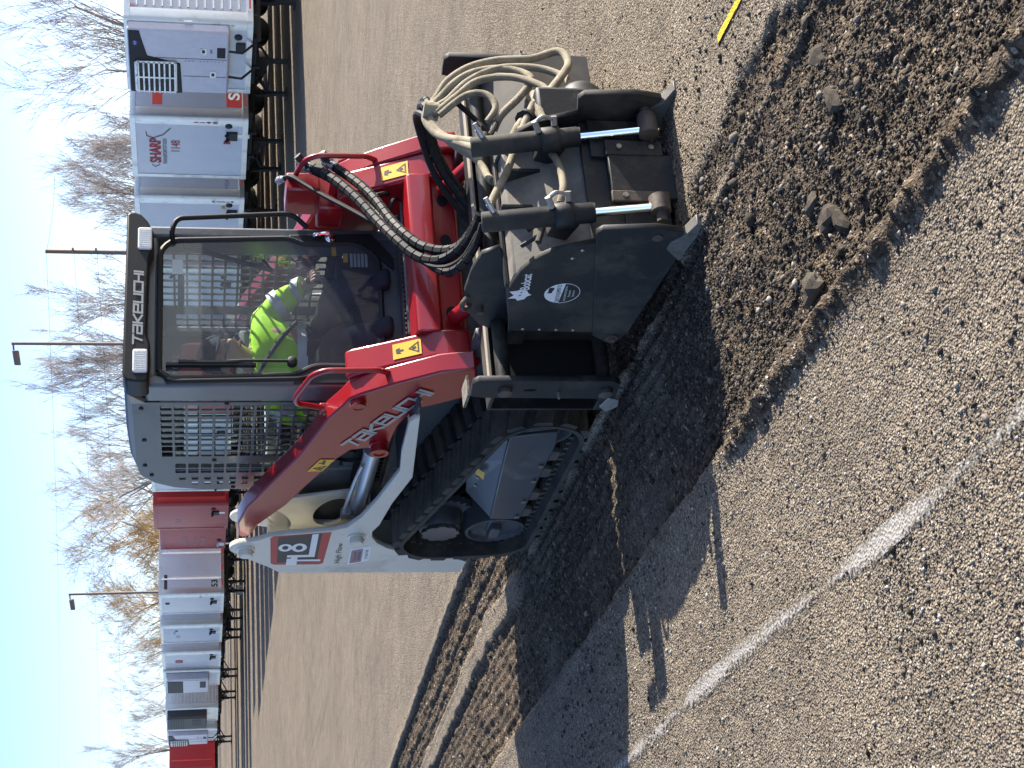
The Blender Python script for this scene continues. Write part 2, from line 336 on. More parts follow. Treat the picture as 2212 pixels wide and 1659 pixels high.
def asphalt_material():
    m = bpy.data.materials.new('aged_asphalt'); m.use_nodes = True
    n = m.node_tree.nodes; l = m.node_tree.links; b = n['Principled BSDF']; b.inputs['Roughness'].default_value = .9; b.inputs['Specular IOR Level'].default_value = .25
    tc = n.new('ShaderNodeTexCoord'); P = tc.outputs['Object']
    def noise(s, d=4, r=.62):
        q = n.new('ShaderNodeTexNoise'); q.inputs['Scale'].default_value = s; q.inputs['Detail'].default_value = d; q.inputs['Roughness'].default_value = r; l.new(P, q.inputs['Vector']); return q
    def vor(s, feat='F1'):
        q = n.new('ShaderNodeTexVoronoi'); q.feature = feat; q.inputs['Scale'].default_value = s
        l.new(P, q.inputs['Vector']); return q
    def ramp(src, stops):
        q = n.new('ShaderNodeValToRGB'); e = q.color_ramp.elements
        while len(e) < len(stops): e.new(.5)
        for x, (p, c) in zip(e, stops): x.position = p; x.color = (*c, 1)
        l.new(src, q.inputs['Fac']); return q.outputs['Color']
    def mix(fac, a, c, mode='MIX'):
        q = n.new('ShaderNodeMix'); q.data_type = 'RGBA'; q.blend_type = mode
        if isinstance(fac, float): q.inputs[0].default_value = fac
        else: l.new(fac, q.inputs[0])
        for sock, val in ((6, a), (7, c)):
            if isinstance(val, tuple): q.inputs[sock].default_value = (*val, 1)
            else: l.new(val, q.inputs[sock])
        return q.outputs[2]
    def sep(colr):
        q = n.new('ShaderNodeSeparateColor'); l.new(colr, q.inputs[0]); return q
    v1 = vor(128); v2 = vor(74)
    big = noise(.35, 6); mid = noise(2.6, 6); fine = noise(40, 5)
    stone = ramp(sep(v1.outputs['Color']).outputs[0], [(0, (.12, .105, .088)), (.35, (.22, .193, .160)), (.7, (.31, .275, .23)), (.93, (.41, .37, .31)), (1, (.60, .56, .49))])
    stone2 = ramp(sep(v2.outputs['Color']).outputs[1], [(0, (.11, .10, .09)), (.5, (.23, .205, .17)), (.92, (.33, .30, .26)), (1, (.58, .55, .50))])
    base = mix(.35, stone, stone2)
    gap = ramp(v1.outputs['Distance'], [(.35, (1, 1, 1)), (.85, (.42, .40, .38))])
    base = mix(.85, base, gap, 'MULTIPLY')
    base = mix(1.0, base, (.95, .89, .81), 'MULTIPLY')
    base = mix(.55, base, ramp(big.outputs['Fac'], [(.32, (.70, .69, .68)), (.68, (1.12, 1.10, 1.06))]), 'MULTIPLY')
    base = mix(.55, base, ramp(mid.outputs['Fac'], [(.3, (.60, .58, .55)), (.5, (.95, .94, .92)), (.72, (1.22, 1.20, 1.15))]), 'MULTIPLY')
    # cracks and tar streaks running along the lot
    mp = n.new('ShaderNodeMapping'); mp.inputs['Scale'].default_value = (2.2, .10, 1); l.new(P, mp.inputs['Vector'])
    wv = n.new('ShaderNodeTexNoise'); wv.inputs['Scale'].default_value = 1.0; wv.inputs['Detail'].default_value = 7; wv.inputs['Roughness'].default_value = .7; l.new(mp.outputs[0], wv.inputs['Vector'])
    base = mix(.5, base, ramp(wv.outputs['Fac'], [(.30, (.45, .44, .43)), (.40, (1, 1, 1)), (.490, (1, 1, 1)), (.4985, (.38, .37, .36)), (.5015, (.38, .37, .36)), (.510, (1, 1, 1)), (.64, (1, 1, 1)), (.74, (1.15, 1.12, 1.06))]), 'MULTIPLY')
    # freshly cut, dark, binder-rich material
    vm = vor(70); dark = ramp(sep(vm.outputs['Color']).outputs[0], [(0, (.028, .023, .018)), (.45, (.070, .057, .044)), (.85, (.115, .096, .074)), (.97, (.19, .165, .13)), (1, (.34, .31, .27))])
    dark = mix(.8, dark, ramp(noise(5, 5, .7).outputs['Fac'], [(.3, (.60, .58, .55)), (.5, (1, 1, 1)), (.72, (1.7, 1.6, 1.45))]), 'MULTIPLY')
    dark = mix(ramp(noise(1.7, 4, .65).outputs['Fac'], [(.56, (0, 0, 0)), (.70, (.42, .42, .42))]), dark, (.19, .155, .115))
    dark = mix(1.0, dark, (.98, .875, .76), 'MULTIPLY')
    at = n.new('ShaderNodeAttribute'); at.attribute_name = 'milled'
    ad = n.new('ShaderNodeMath'); ad.operation = 'MULTIPLY_ADD'; l.new(noise(60, 4).outputs['Fac'], ad.inputs[0]); ad.inputs[1].default_value = .5; ad.inputs[2].default_value = -.25
    sm = n.new('ShaderNodeMath'); sm.operation = 'ADD'; l.new(at.outputs['Fac'], sm.inputs[0]); l.new(ad.outputs[0], sm.inputs[1]); sm.use_clamp = True
    edge = ramp(sm.outputs[0], [(.35, (0, 0, 0)), (.62, (1, 1, 1))])
    # dust thrown over the asphalt beside the cut
    l.new(mix(edge, base, dark), b.inputs['Base Color'])
    hsum = n.new('ShaderNodeMath'); hsum.operation = 'MULTIPLY_ADD'; l.new(v1.outputs['Distance'], hsum.inputs[0]); hsum.inputs[1].default_value = -.9; l.new(fine.outputs['Fac'], hsum.inputs[2])
    h2 = n.new('ShaderNodeMath'); h2.operation = 'MULTIPLY_ADD'; l.new(v2.outputs['Distance'], h2.inputs[0]); h2.inputs[1].default_value = -.8; l.new(hsum.outputs[0], h2.inputs[2])
    bp = n.new('ShaderNodeBump'); bp.inputs['Strength'].default_value = .85; bp.inputs['Distance'].default_value = .010; l.new(h2.outputs[0], bp.inputs['Height']); l.new(bp.outputs[0], b.inputs['Normal'])
    return m
M_ASPH = asphalt_material()
def spaced(*segs):
    out = []
    for a, b, d in segs: out += list(np.linspace(a, b, max(1, int(round((b-a)/d))), endpoint=False))
    return np.array(out+[segs[-1][1]])
SX0, SX1, SY0, SY1 = -1.0, .80, -4.6, 24.
sx = spaced((SX0, SX1, .0125)); sy = spaced((SY0, 4., .0125), (4., 10., .03), (10., SY1, .12))
grid_obj('milled_strip', sx, sy, m=M_ASPH)
gx = spaced((-500, -60, 40), (-60, -6, 3), (-6, SX0, .06), (SX0, SX1, .0125), (SX1, 4, .08), (4, 30, .7), (30, 100, 5), (100, 700, 40))
gy = spaced((-300, -20, 30), (-20, SY0, .5), (SY0, 4, .05), (4, SY1, .25), (SY1, 120, 1.2), (120, 1000, 40))
# outside the strip the sheet only needs the strip's border columns
gx = np.array([v for v in gx if v <= SX0+1e-6 or v >= SX1-1e-6])
grid_obj('ground', gx, gy, drop=(SX0, SX1, SY0, SY1), m=M_ASPH)

def paint_mat(name, colr, keep):
    m = bpy.data.materials.new(name); m.use_nodes = True; n = m.node_tree.nodes; l = m.node_tree.links; b = n['Principled BSDF']
    b.inputs['Roughness'].default_value = .8; tc = n.new('ShaderNodeTexCoord')
    q = n.new('ShaderNodeTexNoise'); q.inputs['Scale'].default_value = 45; q.inputs['Detail'].default_value = 6; q.inputs['Roughness'].default_value = .7; l.new(tc.outputs['Object'], q.inputs['Vector'])
    w = n.new('ShaderNodeTexNoise'); w.inputs['Scale'].default_value = 3.2; w.inputs['Detail'].default_value = 4; l.new(tc.outputs['Object'], w.inputs['Vector'])
    ad = n.new('ShaderNodeMath'); ad.operation = 'ADD'; l.new(q.outputs['Fac'], ad.inputs[0]); l.new(w.outputs['Fac'], ad.inputs[1])
    r = n.new('ShaderNodeValToRGB'); r.color_ramp.elements[0].position = (2-keep)/2-.05; r.color_ramp.elements[1].position = (2-keep)/2+.04
    hf = n.new('ShaderNodeMath'); hf.operation = 'MULTIPLY'; hf.inputs[1].default_value = .5; w.inputs['Scale'].default_value = 2.0; q.inputs['Scale'].default_value = 70; ca = n.new('ShaderNodeAttribute'); ca.attribute_name = 'core'; cm = n.new('ShaderNodeMath'); cm.operation = 'MULTIPLY_ADD'; cm.inputs[1].default_value = .24; cm.inputs[2].default_value = -.10; l.new(ca.outputs['Fac'], cm.inputs[0]); a2 = n.new('ShaderNodeMath'); a2.operation = 'ADD'; l.new(ad.outputs[0], a2.inputs[0]); l.new(cm.outputs[0], a2.inputs[1]); ad = a2; l.new(ad.outputs[0], hf.inputs[0]); l.new(hf.outputs[0], r.inputs['Fac']); l.new(r.outputs['Color'], b.inputs['Alpha'])
    v = n.new('ShaderNodeValToRGB'); v.color_ramp.elements[0].color = (*[c*.62 for c in colr], 1); v.color_ramp.elements[1].color = (*colr, 1); l.new(q.outputs['Fac'], v.inputs['Fac']); l.new(v.outputs['Color'], b.inputs['Base Color'])
    bp = n.new('ShaderNodeBump'); bp.inputs['Strength'].default_value = .5; bp.inputs['Distance'].default_value = .008
    vo = n.new('ShaderNodeTexVoronoi'); vo.inputs['Scale'].default_value = 110; l.new(tc.outputs['Object'], vo.inputs['Vector']); l.new(vo.outputs['Distance'], bp.inputs['Height']); l.new(bp.outputs[0], b.inputs['Normal'])
    return m
def stripe(name, pts, w, m, dz=.005):
    mb = MB(); L = []; n = len(pts)
    P = [Vector((p[0], p[1], 0)) for p in pts]
    for i in range(n):
        d = (P[min(i+1, n-1)]-P[max(i-1, 0)]).normalized(); s = Vector((-d.y, d.x, 0))*w/2*(1+.06*math.sin(i*1.7))
        for q in (P[i]-s, P[i], P[i]+s): L.append((q.x, q.y, float(ground_z(q.x, q.y))+dz))
    mb.add(L, [(i*3+k, i*3+k+1, i*3+k+4, i*3+k+3) for i in range(n-1) for k in (0, 1)])
    o = mb.build(name, m); o['kind'] = 'structure'
    at = o.data.attributes.new('core', 'FLOAT', 'POINT'); at.data.foreach_set('value', [0., 1., 0.]*n); return o
stripe('painted_line', [(-1.54+.07*float(sstep(-3.2, -1.2, y)), y) for y in np.arange(-4.6, 24, .1)], .075, paint_mat('worn_white_paint', (.37, .345, .31), .945))
stripe('yellow_paint_mark', [(.447, -2.33), (.444, -2.4), (.438, -2.47), (.432, -2.55), (.43, -2.65), (.425, -2.75)], .030, paint_mat('yellow_marking_paint', (.85, .55, .01), 1.2), .006)

# ================================================================ the compact track loader
XC = .80
L = thing('compact_track_loader', 'red and cream compact track loader with enclosed cab working on the milled strip', 'track loader', (.80, .6, 0))
def FX(s): return (lambda x: x) if s == 0 else (lambda x: 2*XC-x)
def arc(c, r, a0, a1, n=8): return [(c[0]+r*math.cos(R(a0+(a1-a0)*k/n)), c[1]+r*math.sin(R(a0+(a1-a0)*k/n))) for k in range(n+1)]
def oval(c, a, b, rot=0, n=24):
    cr, sr = math.cos(R(rot)), math.sin(R(rot))
    return [(c[0]+a*math.cos(2*math.pi*k/n)*cr-b*math.sin(2*math.pi*k/n)*sr, c[1]+a*math.cos(2*math.pi*k/n)*sr+b*math.sin(2*math.pi*k/n)*cr) for k in range(n)]
def rrect(x0, x1, y0, y1, r, n=4): return arc((x1-r, y0+r), r, -90, 0, n)+arc((x1-r, y1-r), r, 0, 90, n)+arc((x0+r, y1-r), r, 90, 180, n)+arc((x0+r, y0+r), r, 180, 270, n)

# --- chassis
mb = MB(); mb.box(.37, 1.23, -.22, 1.70, .24, .76); mb.prism([(-.22, .3), (-.30, .40), (-.30, .70), (-.22, .76)], .40, 1.20)
mb.build('chassis', M_CHAS, L, .012)
mb = MB(); mb.box(.36, 1.24, 1.05, 1.80, .30, 1.22); mb.box(.42, 1.18, 1.20, 1.78, 1.22, 1.30)
eng = mb.build('engine_housing', M_CHAS, L, .02)
mb = MB(); mb.prism([(1.80, .26), (1.87, .27), (1.83, 1.26), (1.72, 1.36), (1.66, 1.36), (1.74, 1.24)], .13, 1.47); mb.build('rear_door', M_CREAM, L, .02)
# cooling grille, fan ring and filter seen below the arm
for s in (0, 1):
    f = FX(s); xs = sorted((f(.345), f(.36)))
    holes = [rrect(.62+.045*i, .62+.045*i+.034, .80+.04*j, .80+.04*j+.028, .004, 1) for i in range(12) for j in range(3)]
    plate('side_grille', [rrect(.56, 1.20, .77, .95, .02)]+holes, sum(xs)/2, .012, M_BLACK, L)
    mb = MB(); mb.box(*sorted((f(.33), f(.37))), -.20, 1.25, .755, .785); mb.box(*sorted((f(.105), f(.36))), -.18, .60, .765, .78); mb.build('deck_plate', M_CHAS, L, .004)
    mb = MB(); mb.lathe((f(.35), .78, .98), (-1 if s == 0 else 1, 0, 0), [(0, .10), (.03, .105), (.035, .09), (.02, .085), (.02, .03), (.03, .025)]); mb.lathe((f(.35), .55, .92), (-1 if s == 0 else 1, 0, 0), [(0, .06), (.05, .06), (.055, .04)]); mb.build('fan_housing', M_BLACK, L)

# --- towers with the fender strip running forward over the tracks
tower = [(-.12, .768), (.545, .717), (.866, .778), (1.05, .80), (1.16, .812), (1.253, .84)]+[(1.33, .835), (1.42, .80), (1.50, .74), (1.555, .66), (1.60, .52), (1.64, .40), (1.74, .265)] \
    + [(1.905, .28), (1.842, 1.285), (1.753, 1.348), (1.663, 1.426)]+arc((1.462, 1.483), .082, 42, 170, 8)+[(1.355, 1.43), (1.30, 1.36), (1.275, 1.285), (1.235, 1.04), (1.19, .97), (1.064, .912), (.823, .850), (.47, .782), (.247, .800), (-.07, .803)]
for s in (0, 1):
    f = FX(s); sg = -1 if s == 0 else 1
    t = plate('rear_tower', [tower], f(.10), .022, M_CREAM, L, bev=.003)
    inner = [(1.20, .86), (1.85, .80), (1.80, 1.25), (1.70, 1.36)]+arc((1.55, 1.47), .09, 20, 150, 6)+[(1.40, 1.36), (1.30, 1.24), (1.22, .96)]
    h = [oval((1.50, 1.02), .19, .095, 12), oval((1.60, 1.30), .15, .055, -20)]
    plate('inner_tower_plate', [inner]+h, f(.31), .014, M_CREAM, L, bev=.002)
    mb = MB(); mb.box(*sorted((f(.11), f(.305))), 1.80, 1.815, .80, 1.30); mb.box(*sorted((f(.112), f(.36))), 1.24, 1.80, .84, .852); mb.build('tower_web', M_CREAM, L, .003)
    for (py, pz, r_) in ((1.468, 1.484, .036), (1.318, .915, .036)):
        mb = MB(); mb.lathe((f(.092), py, pz), (sg, 0, 0), [(0, r_*1.35), (.012, r_*1.35), (.014, r_), (.045, r_), (.05, r_*.85)])
        p = mb.build('pivot_pin', M_CREAM, t)
        mb = MB(); mb.tube([(f(.075), py+.045, pz-.02), (f(.06), py+.045, pz-.02)], .009, 8); mb.beam((f(.078), py+.02, pz-.035), (f(.078), py+.055, pz-.012), .012, .022); mb.build('pin_retainer', M_YZINC, t)
    if s == 0:
        # model badge and dealer stickers on the near tower
        x = .0855
        def S(poly, name, m, dx=0.): return MB().add([(x-dx, y, z) for y, z in poly], [tuple(range(len(poly)))]).build(name, m, t, smooth=False)
        S([(1.245, 1.05), (1.29, 1.345), (1.315, 1.362), (1.69, 1.345), (1.712, 1.325), (1.722, 1.085), (1.705, 1.062)], 'badge_panel', M_REDP)
        S([(1.262, 1.098), (1.305, 1.322), (1.68, 1.312), (1.684, 1.112), (1.67, 1.098)], 'badge_panel', M_INK, .0006)
        # T and L strokes, then the 8
        S([(1.722, 1.262), (1.62, 1.262), (1.62, 1.225), (1.722, 1.225)], 'model_lettering', M_WHITEP, .0012)
        S([(1.722, 1.24), (1.722, 1.205), (1.60, 1.205), (1.60, 1.24)], 'model_lettering', M_WHITEP, .0014)
        S([(1.662, 1.225), (1.635, 1.225), (1.640, 1.08), (1.667, 1.08)], 'model_lettering', M_WHITEP, .0016)
        S([(1.60, 1.262), (1.565, 1.262), (1.565, 1.12), (1.60, 1.12)], 'model_lettering', M_WHITEP, .0018)
        S([(1.60, 1.148), (1.60, 1.115), (1.26, 1.115), (1.27, 1.148)], 'model_lettering', M_WHITEP, .0020)
        mb = MB()
        for (c, a, b) in (((1.452, 1.278), .055, .036), ((1.455, 1.205), .062, .040)):
            o_ = oval(c, a, b); i_ = oval(c, a*.52, b*.45); n_ = len(o_)
            mb.add([(x-.0024, y, z) for y, z in o_]+[(x-.0024, y, z) for y, z in i_], [(k, (k+1) % n_, (k+1) % n_+n_, k+n_) for k in range(n_)])
        mb.build('model_lettering', M_WHITEP, t, smooth=False)
        text('flow_lettering', 'High Flow', (x-.001, 1.56, .975), (0, -1, .02), (0, 0, 1), .030, M_INK, t, width=.30)
        S([(1.738, .928), (1.496, .930), (1.452, .823), (1.681, .815)], 'dealer_sticker', M_WHITEP, .001)
        S([(1.715, .918), (1.52, .922), (1.492, .862), (1.690, .856)], 'dealer_sticker', mat('sticker_mauve', (.30, .22, .24), .6), .0016)
        text('sticker_lettering', 'Grand', (x-.0024, 1.61, .890), (0, -1, .02), (0, 0, 1), .020, M_REDP, t, width=.13)
        text('sticker_lettering', 'RENTAL', (x-.0024, 1.60, .868), (0, -1, .02), (0, 0, 1), .014, M_INK, t, width=.13)
        text('sticker_lettering', '315 336-7700', (x-.0024, 1.58, .830), (0, -1, .02), (0, 0, 1), .014, M_INK, t, width=.14)

# --- lift arms
arm_side = [(-.432, .553), (-.19, .50), (-.074, .684), (-.046, .743), (.032, .79), (.13, .822), (.26, .835), (.332, .84), (.38, .86), (.392, .90), (.39, .95), (.407, 1.018), (.521, 1.085), (.854, 1.209), (1.075, 1.289), (1.34, 1.42), (1.47, 1.455)] \
    + arc((1.468, 1.487), .035, -60, 110, 6)+[(1.315, 1.528), (1.111, 1.492), (.916, 1.423), (.471, 1.262), (.219, 1.195), (.058, 1.157), (-.06, 1.105), (-.139, 1.078), (-.187, 1.03), (-.281, .901), (-.399, .705)]
arm_front = [(-.12, 1.02), (-.145, 1.085), (-.17, 1.092), (-.20, 1.06), (-.262, .93), (-.33, .80), (-.375, .715), (-.385, .66), (-.385, .56), (-.30, .50), (-.16, .56), (-.08, .75), (.02, .85), (.0, .96)]
ARMS = []
for s in (0, 1):
    f = FX(s); sg = -1 if s == 0 else 1
    mb = MB(); mb.prism(arm_side, *sorted((f(.17), f(.265)))); a = mb.build('lift_arm', M_RED, L, .010, seg=3); ARMS.append(a)
    mb = MB(); mb.prism(arm_front, *sorted((f(.262), f(.395)))); mb.build('arm_front_casing', M_RED, a, .022, seg=4)
    # weld ridge along the seam of the casing
    mb = MB(); mb.tube([(f(.258), -.15, 1.068), (f(.258), -.235, .94), (f(.258), -.30, .82), (f(.258), -.378, .69)], .007, 6); mb.build('weld_seam', M_RED, a)
    # bosses
    for (py, pz, r_, ln) in ((-.105, 1.036, .034, .03), (.335, .897, .040, .055)):
        mb = MB(); mb.lathe((f(.172), py, pz), (sg, 0, 0), [(0, r_*1.15), (ln*.25, r_*1.15), (ln*.3, r_), (ln*.8, r_), (ln*.82, r_*1.12), (ln, r_*1.12), (ln, r_*.7), (ln*.9, r_*.68)]); mb.build('pin_boss', M_RED, a)
    # hand rail with its two brackets
    rail = [(f(.235), -.235, .845), (f(.235), -.262, .905), (f(.235), -.295, .955), (f(.235), -.290, 1.19), (f(.235), -.245, 1.245), (f(.235), -.03, 1.305), (f(.235), .035, 1.298), (f(.235), .090, 1.15)]
    MB().tube(rounded(rail, .05, 5), .0135, 12).build('hand_rail', M_RED, a)
    mb = MB(); mb.box(*sorted((f(.215), f(.258))), -.275, -.222, .80, .86); mb.box(*sorted((f(.215), f(.258))), .07, .12, 1.14, 1.19); mb.build('rail_bracket', M_RED, a, .006)
    mb = MB(); mb.lathe((f(.237), -.276, .835), (0, -1, .3), [(0, .013), (.009, .013), (.009, .007), (.016, .007)], 8); mb.lathe((f(.214), .095, 1.165), (sg, 0, 0), [(0, .011), (.008, .011)], 8); mb.build('bracket_bolt', M_YZINC, a)
    # warning sticker on the casing front
    def onfront(u, v):    # u across (0..1), v down (0..1): follows the sloping front of the casing
        p = Vector((f(.290+u*.075), -.262-.0035, .93)).lerp(Vector((f(.290+u*.075), -.375-.0035, .715)), .18+v*.55); return p
    MB().add([onfront(0, 0), onfront(1, 0), onfront(1, 1), onfront(0, 1)], [(0, 1, 2, 3)]).build('warning_sticker', M_YEL, a, smooth=False)
    dn = Vector((0, -.0012, .0004))
    ring = [(.12, .54), (.88, .54), (.5, .92)]; ri = [(.24, .59), (.76, .59), (.5, .85)]
    if s == 0 or s == 1:
        ring = [(p[0], 1.46-p[1]) for p in ring]; ri = [(p[0], 1.46-p[1]) for p in ri]
    mb = MB(); mb.add([onfront(*p)+dn for p in ring]+[onfront(*p)+dn for p in ri], [(k, (k+1) % 3, (k+1) % 3+3, k+3) for k in range(3)])
    mb.add([onfront(*p)+dn for p in ((.35, .12), (.62, .10), (.70, .26), (.56, .22), (.55, .38), (.45, .38), (.46, .24), (.30, .30))], [tuple(range(8))])
    mb.add([onfront(*p)+dn for p in ((.44, .82), (.56, .82), (.58, .72), (.50, .66), (.42, .72))], [tuple(range(5))])
    mb.build('warning_symbol', M_INK, a, smooth=False)
    if s == 0:
        st = [(.638, 1.213), (.492, 1.173), (.51, 1.083), (.673, 1.140)]
        st = [(.645, 1.213), (.505, 1.160), (.505, 1.088), (.645, 1.140)]
        x = .1665
        MB().add([(x, y, z) for y, z in st], [(0, 1, 2, 3)]).build('warning_sticker', M_YEL, a, smooth=False)
        def u(p, q): return (x-.001, .645-.14*p, 1.140-.052*p+.073*q)
        mb = MB(); o3 = [(.06, .12), (.50, .12), (.28, .88)]; i3 = [(.15, .2), (.42, .2), (.28, .68)]
        mb.add([u(*p) for p in o3]+[u(*p) for p in i3], [(k, (k+1) % 3, (k+1) % 3+3, k+3) for k in range(3)])
        mb.add([u(*p) for p in ((.22, .26), (.34, .26), (.30, .5), (.25, .5))], [(0, 1, 2, 3)]); mb.add([u(*p) for p in ((.60, .35), (.95, .55), (.92, .72), (.78, .62), (.72, .85), (.66, .8), (.68, .55), (.58, .5))], [tuple(range(8))]); mb.build('warning_symbol', M_INK, a, smooth=False)
        d = Vector((0, -.257-.363, .771-1.082)); d.normalize()
        maker_lettering((x-.0015, .372, 1.005), (0, -.889, -.459), (0, -.459, .889), .66, .083, M_SILVER, a, slant=.05)
    # lift cylinder: silver barrel from the tower to the arm
    p0 = Vector((f(.215), 1.32, .915)); p1 = Vector((f(.215), .345, .90))
    mb = MB(); mb.lathe(p0, p1-p0, [(-.05, .04), (.0, .052), (.06, .050), (.065, .044), (.80, .044), (.805, .050), (.84, .050)]); cy_ = mb.build('lift_cylinder', M_GALV, L)
    MB().cyl(p0.lerp(p1, .84), p1, .026).build('rod', M_CHROME, cy_)
    mb = MB(); mb.tube(crom([(f(.185), 1.26, .975), (f(.18), 1.16, .985), (f(.18), .80, .965), (f(.185), .62, .945)]), .011, 8); mb.box(*sorted((f(.165), f(.205))), 1.20, 1.27, .95, 1.0); mb.build('oil_line', M_GALV, cy_)

# --- cross tube between the arms
mb = MB(); mb.prism([(-.385, .683), (-.385, .772), (-.372, .790), (-.25, .800), (-.22, .78), (-.22, .56), (-.32, .555), (-.335, .572), (-.335, .672)], .385, 1.215)
ct = mb.build('cross_tube', M_RED, L, .006)
for x in (.50, .72, .88, 1.10):
    mb = MB()
    o_ = [(x+.034*math.cos(t), .622+.026*math.sin(t)) for t in np.linspace(0, 2*math.pi, 20, endpoint=False)]
    mb.add([(p[0], -.3375, p[1]) for p in o_], [tuple(range(20))])
    mb.build('opening_shade_disc', mat('painted_hole_shade', (.004, .004, .004), .9), ct, smooth=False)  # flat near-black disc paints the shade inside a hole of the tube
# red tilt cylinders just inside the arms, going down to the coupler
for s in (0, 1):
    f = FX(s)
    tcy = MB().cyl((f(.46), -.36, .62), (f(.46), -.62, .50), .034).build('tilt_cylinder', M_RED, L)
    MB().cyl((f(.46), -.62, .50), (f(.46), -.70, .46), .018).build('rod', M_CHROME, tcy)
# coupler that carries the attachment
mb = MB(); mb.box(.22, 1.38, -.56, -.50, .12, .54); mb.box(.26, .33, -.52, -.36, .18, .56); mb.box(1.27, 1.34, -.52, -.36, .18, .56)
mb.build('coupler_plate', M_CHAS, L, .012)

# --- tracks
def hull(pts):
    pts = sorted(set(pts))
    def half(P):
        h = []
        for p in P:
            while len(h) > 1 and (h[-1][0]-h[-2][0])*(p[1]-h[-2][1])-(h[-1][1]-h[-2][1])*(p[0]-h[-2][0]) <= 0: h.pop()
            h.append(p)
        return h
    a = half(pts); b = half(pts[::-1]); return a[:-1]+b[:-1]
def circ(c, r, n=72): return [(c[0]+r*math.cos(2*math.pi*k/n), c[1]+r*math.sin(2*math.pi*k/n)) for k in range(n)]
WH = [((.0, .205), .20), ((1.235, .195), .19), ((1.235, .490), .215)]
path = hull(sum([circ(c, r+.002) for c, r in WH], []))
P = np.array(path+[path[0]]); seg = np.linalg.norm(np.diff(P, axis=0), axis=1); cum = np.concatenate([[0], np.cumsum(seg)]); LEN = cum[-1]
def at(s_):
    s_ = s_ % LEN; k = min(np.searchsorted(cum, s_, 'right')-1, len(seg)-1); t = (s_-cum[k])/seg[k]; p = P[k]*(1-t)+P[k+1]*t; d = (P[k+1]-P[k])/seg[k]
    return p, np.array([d[1], -d[0]])      # point and outward normal (counter-clockwise hull)
NB = 150; samples = [at(LEN*k/NB) for k in range(NB)]
def belt(x0, x1, th=.022):
    mb = MB(); vs = []
    for p, nn in samples:
        q = p-nn*th; vs += [(x0, p[0], p[1]), (x1, p[0], p[1]), (x1, q[0], q[1]), (x0, q[0], q[1])]
    mb.add(vs, [(4*k+j, 4*((k+1) % NB)+j, 4*((k+1) % NB)+(j+1) % 4, 4*k+(j+1) % 4) for k in range(NB) for j in range(4)])
    return mb
PITCHN = 34; lug_cache = None
TRW = .37
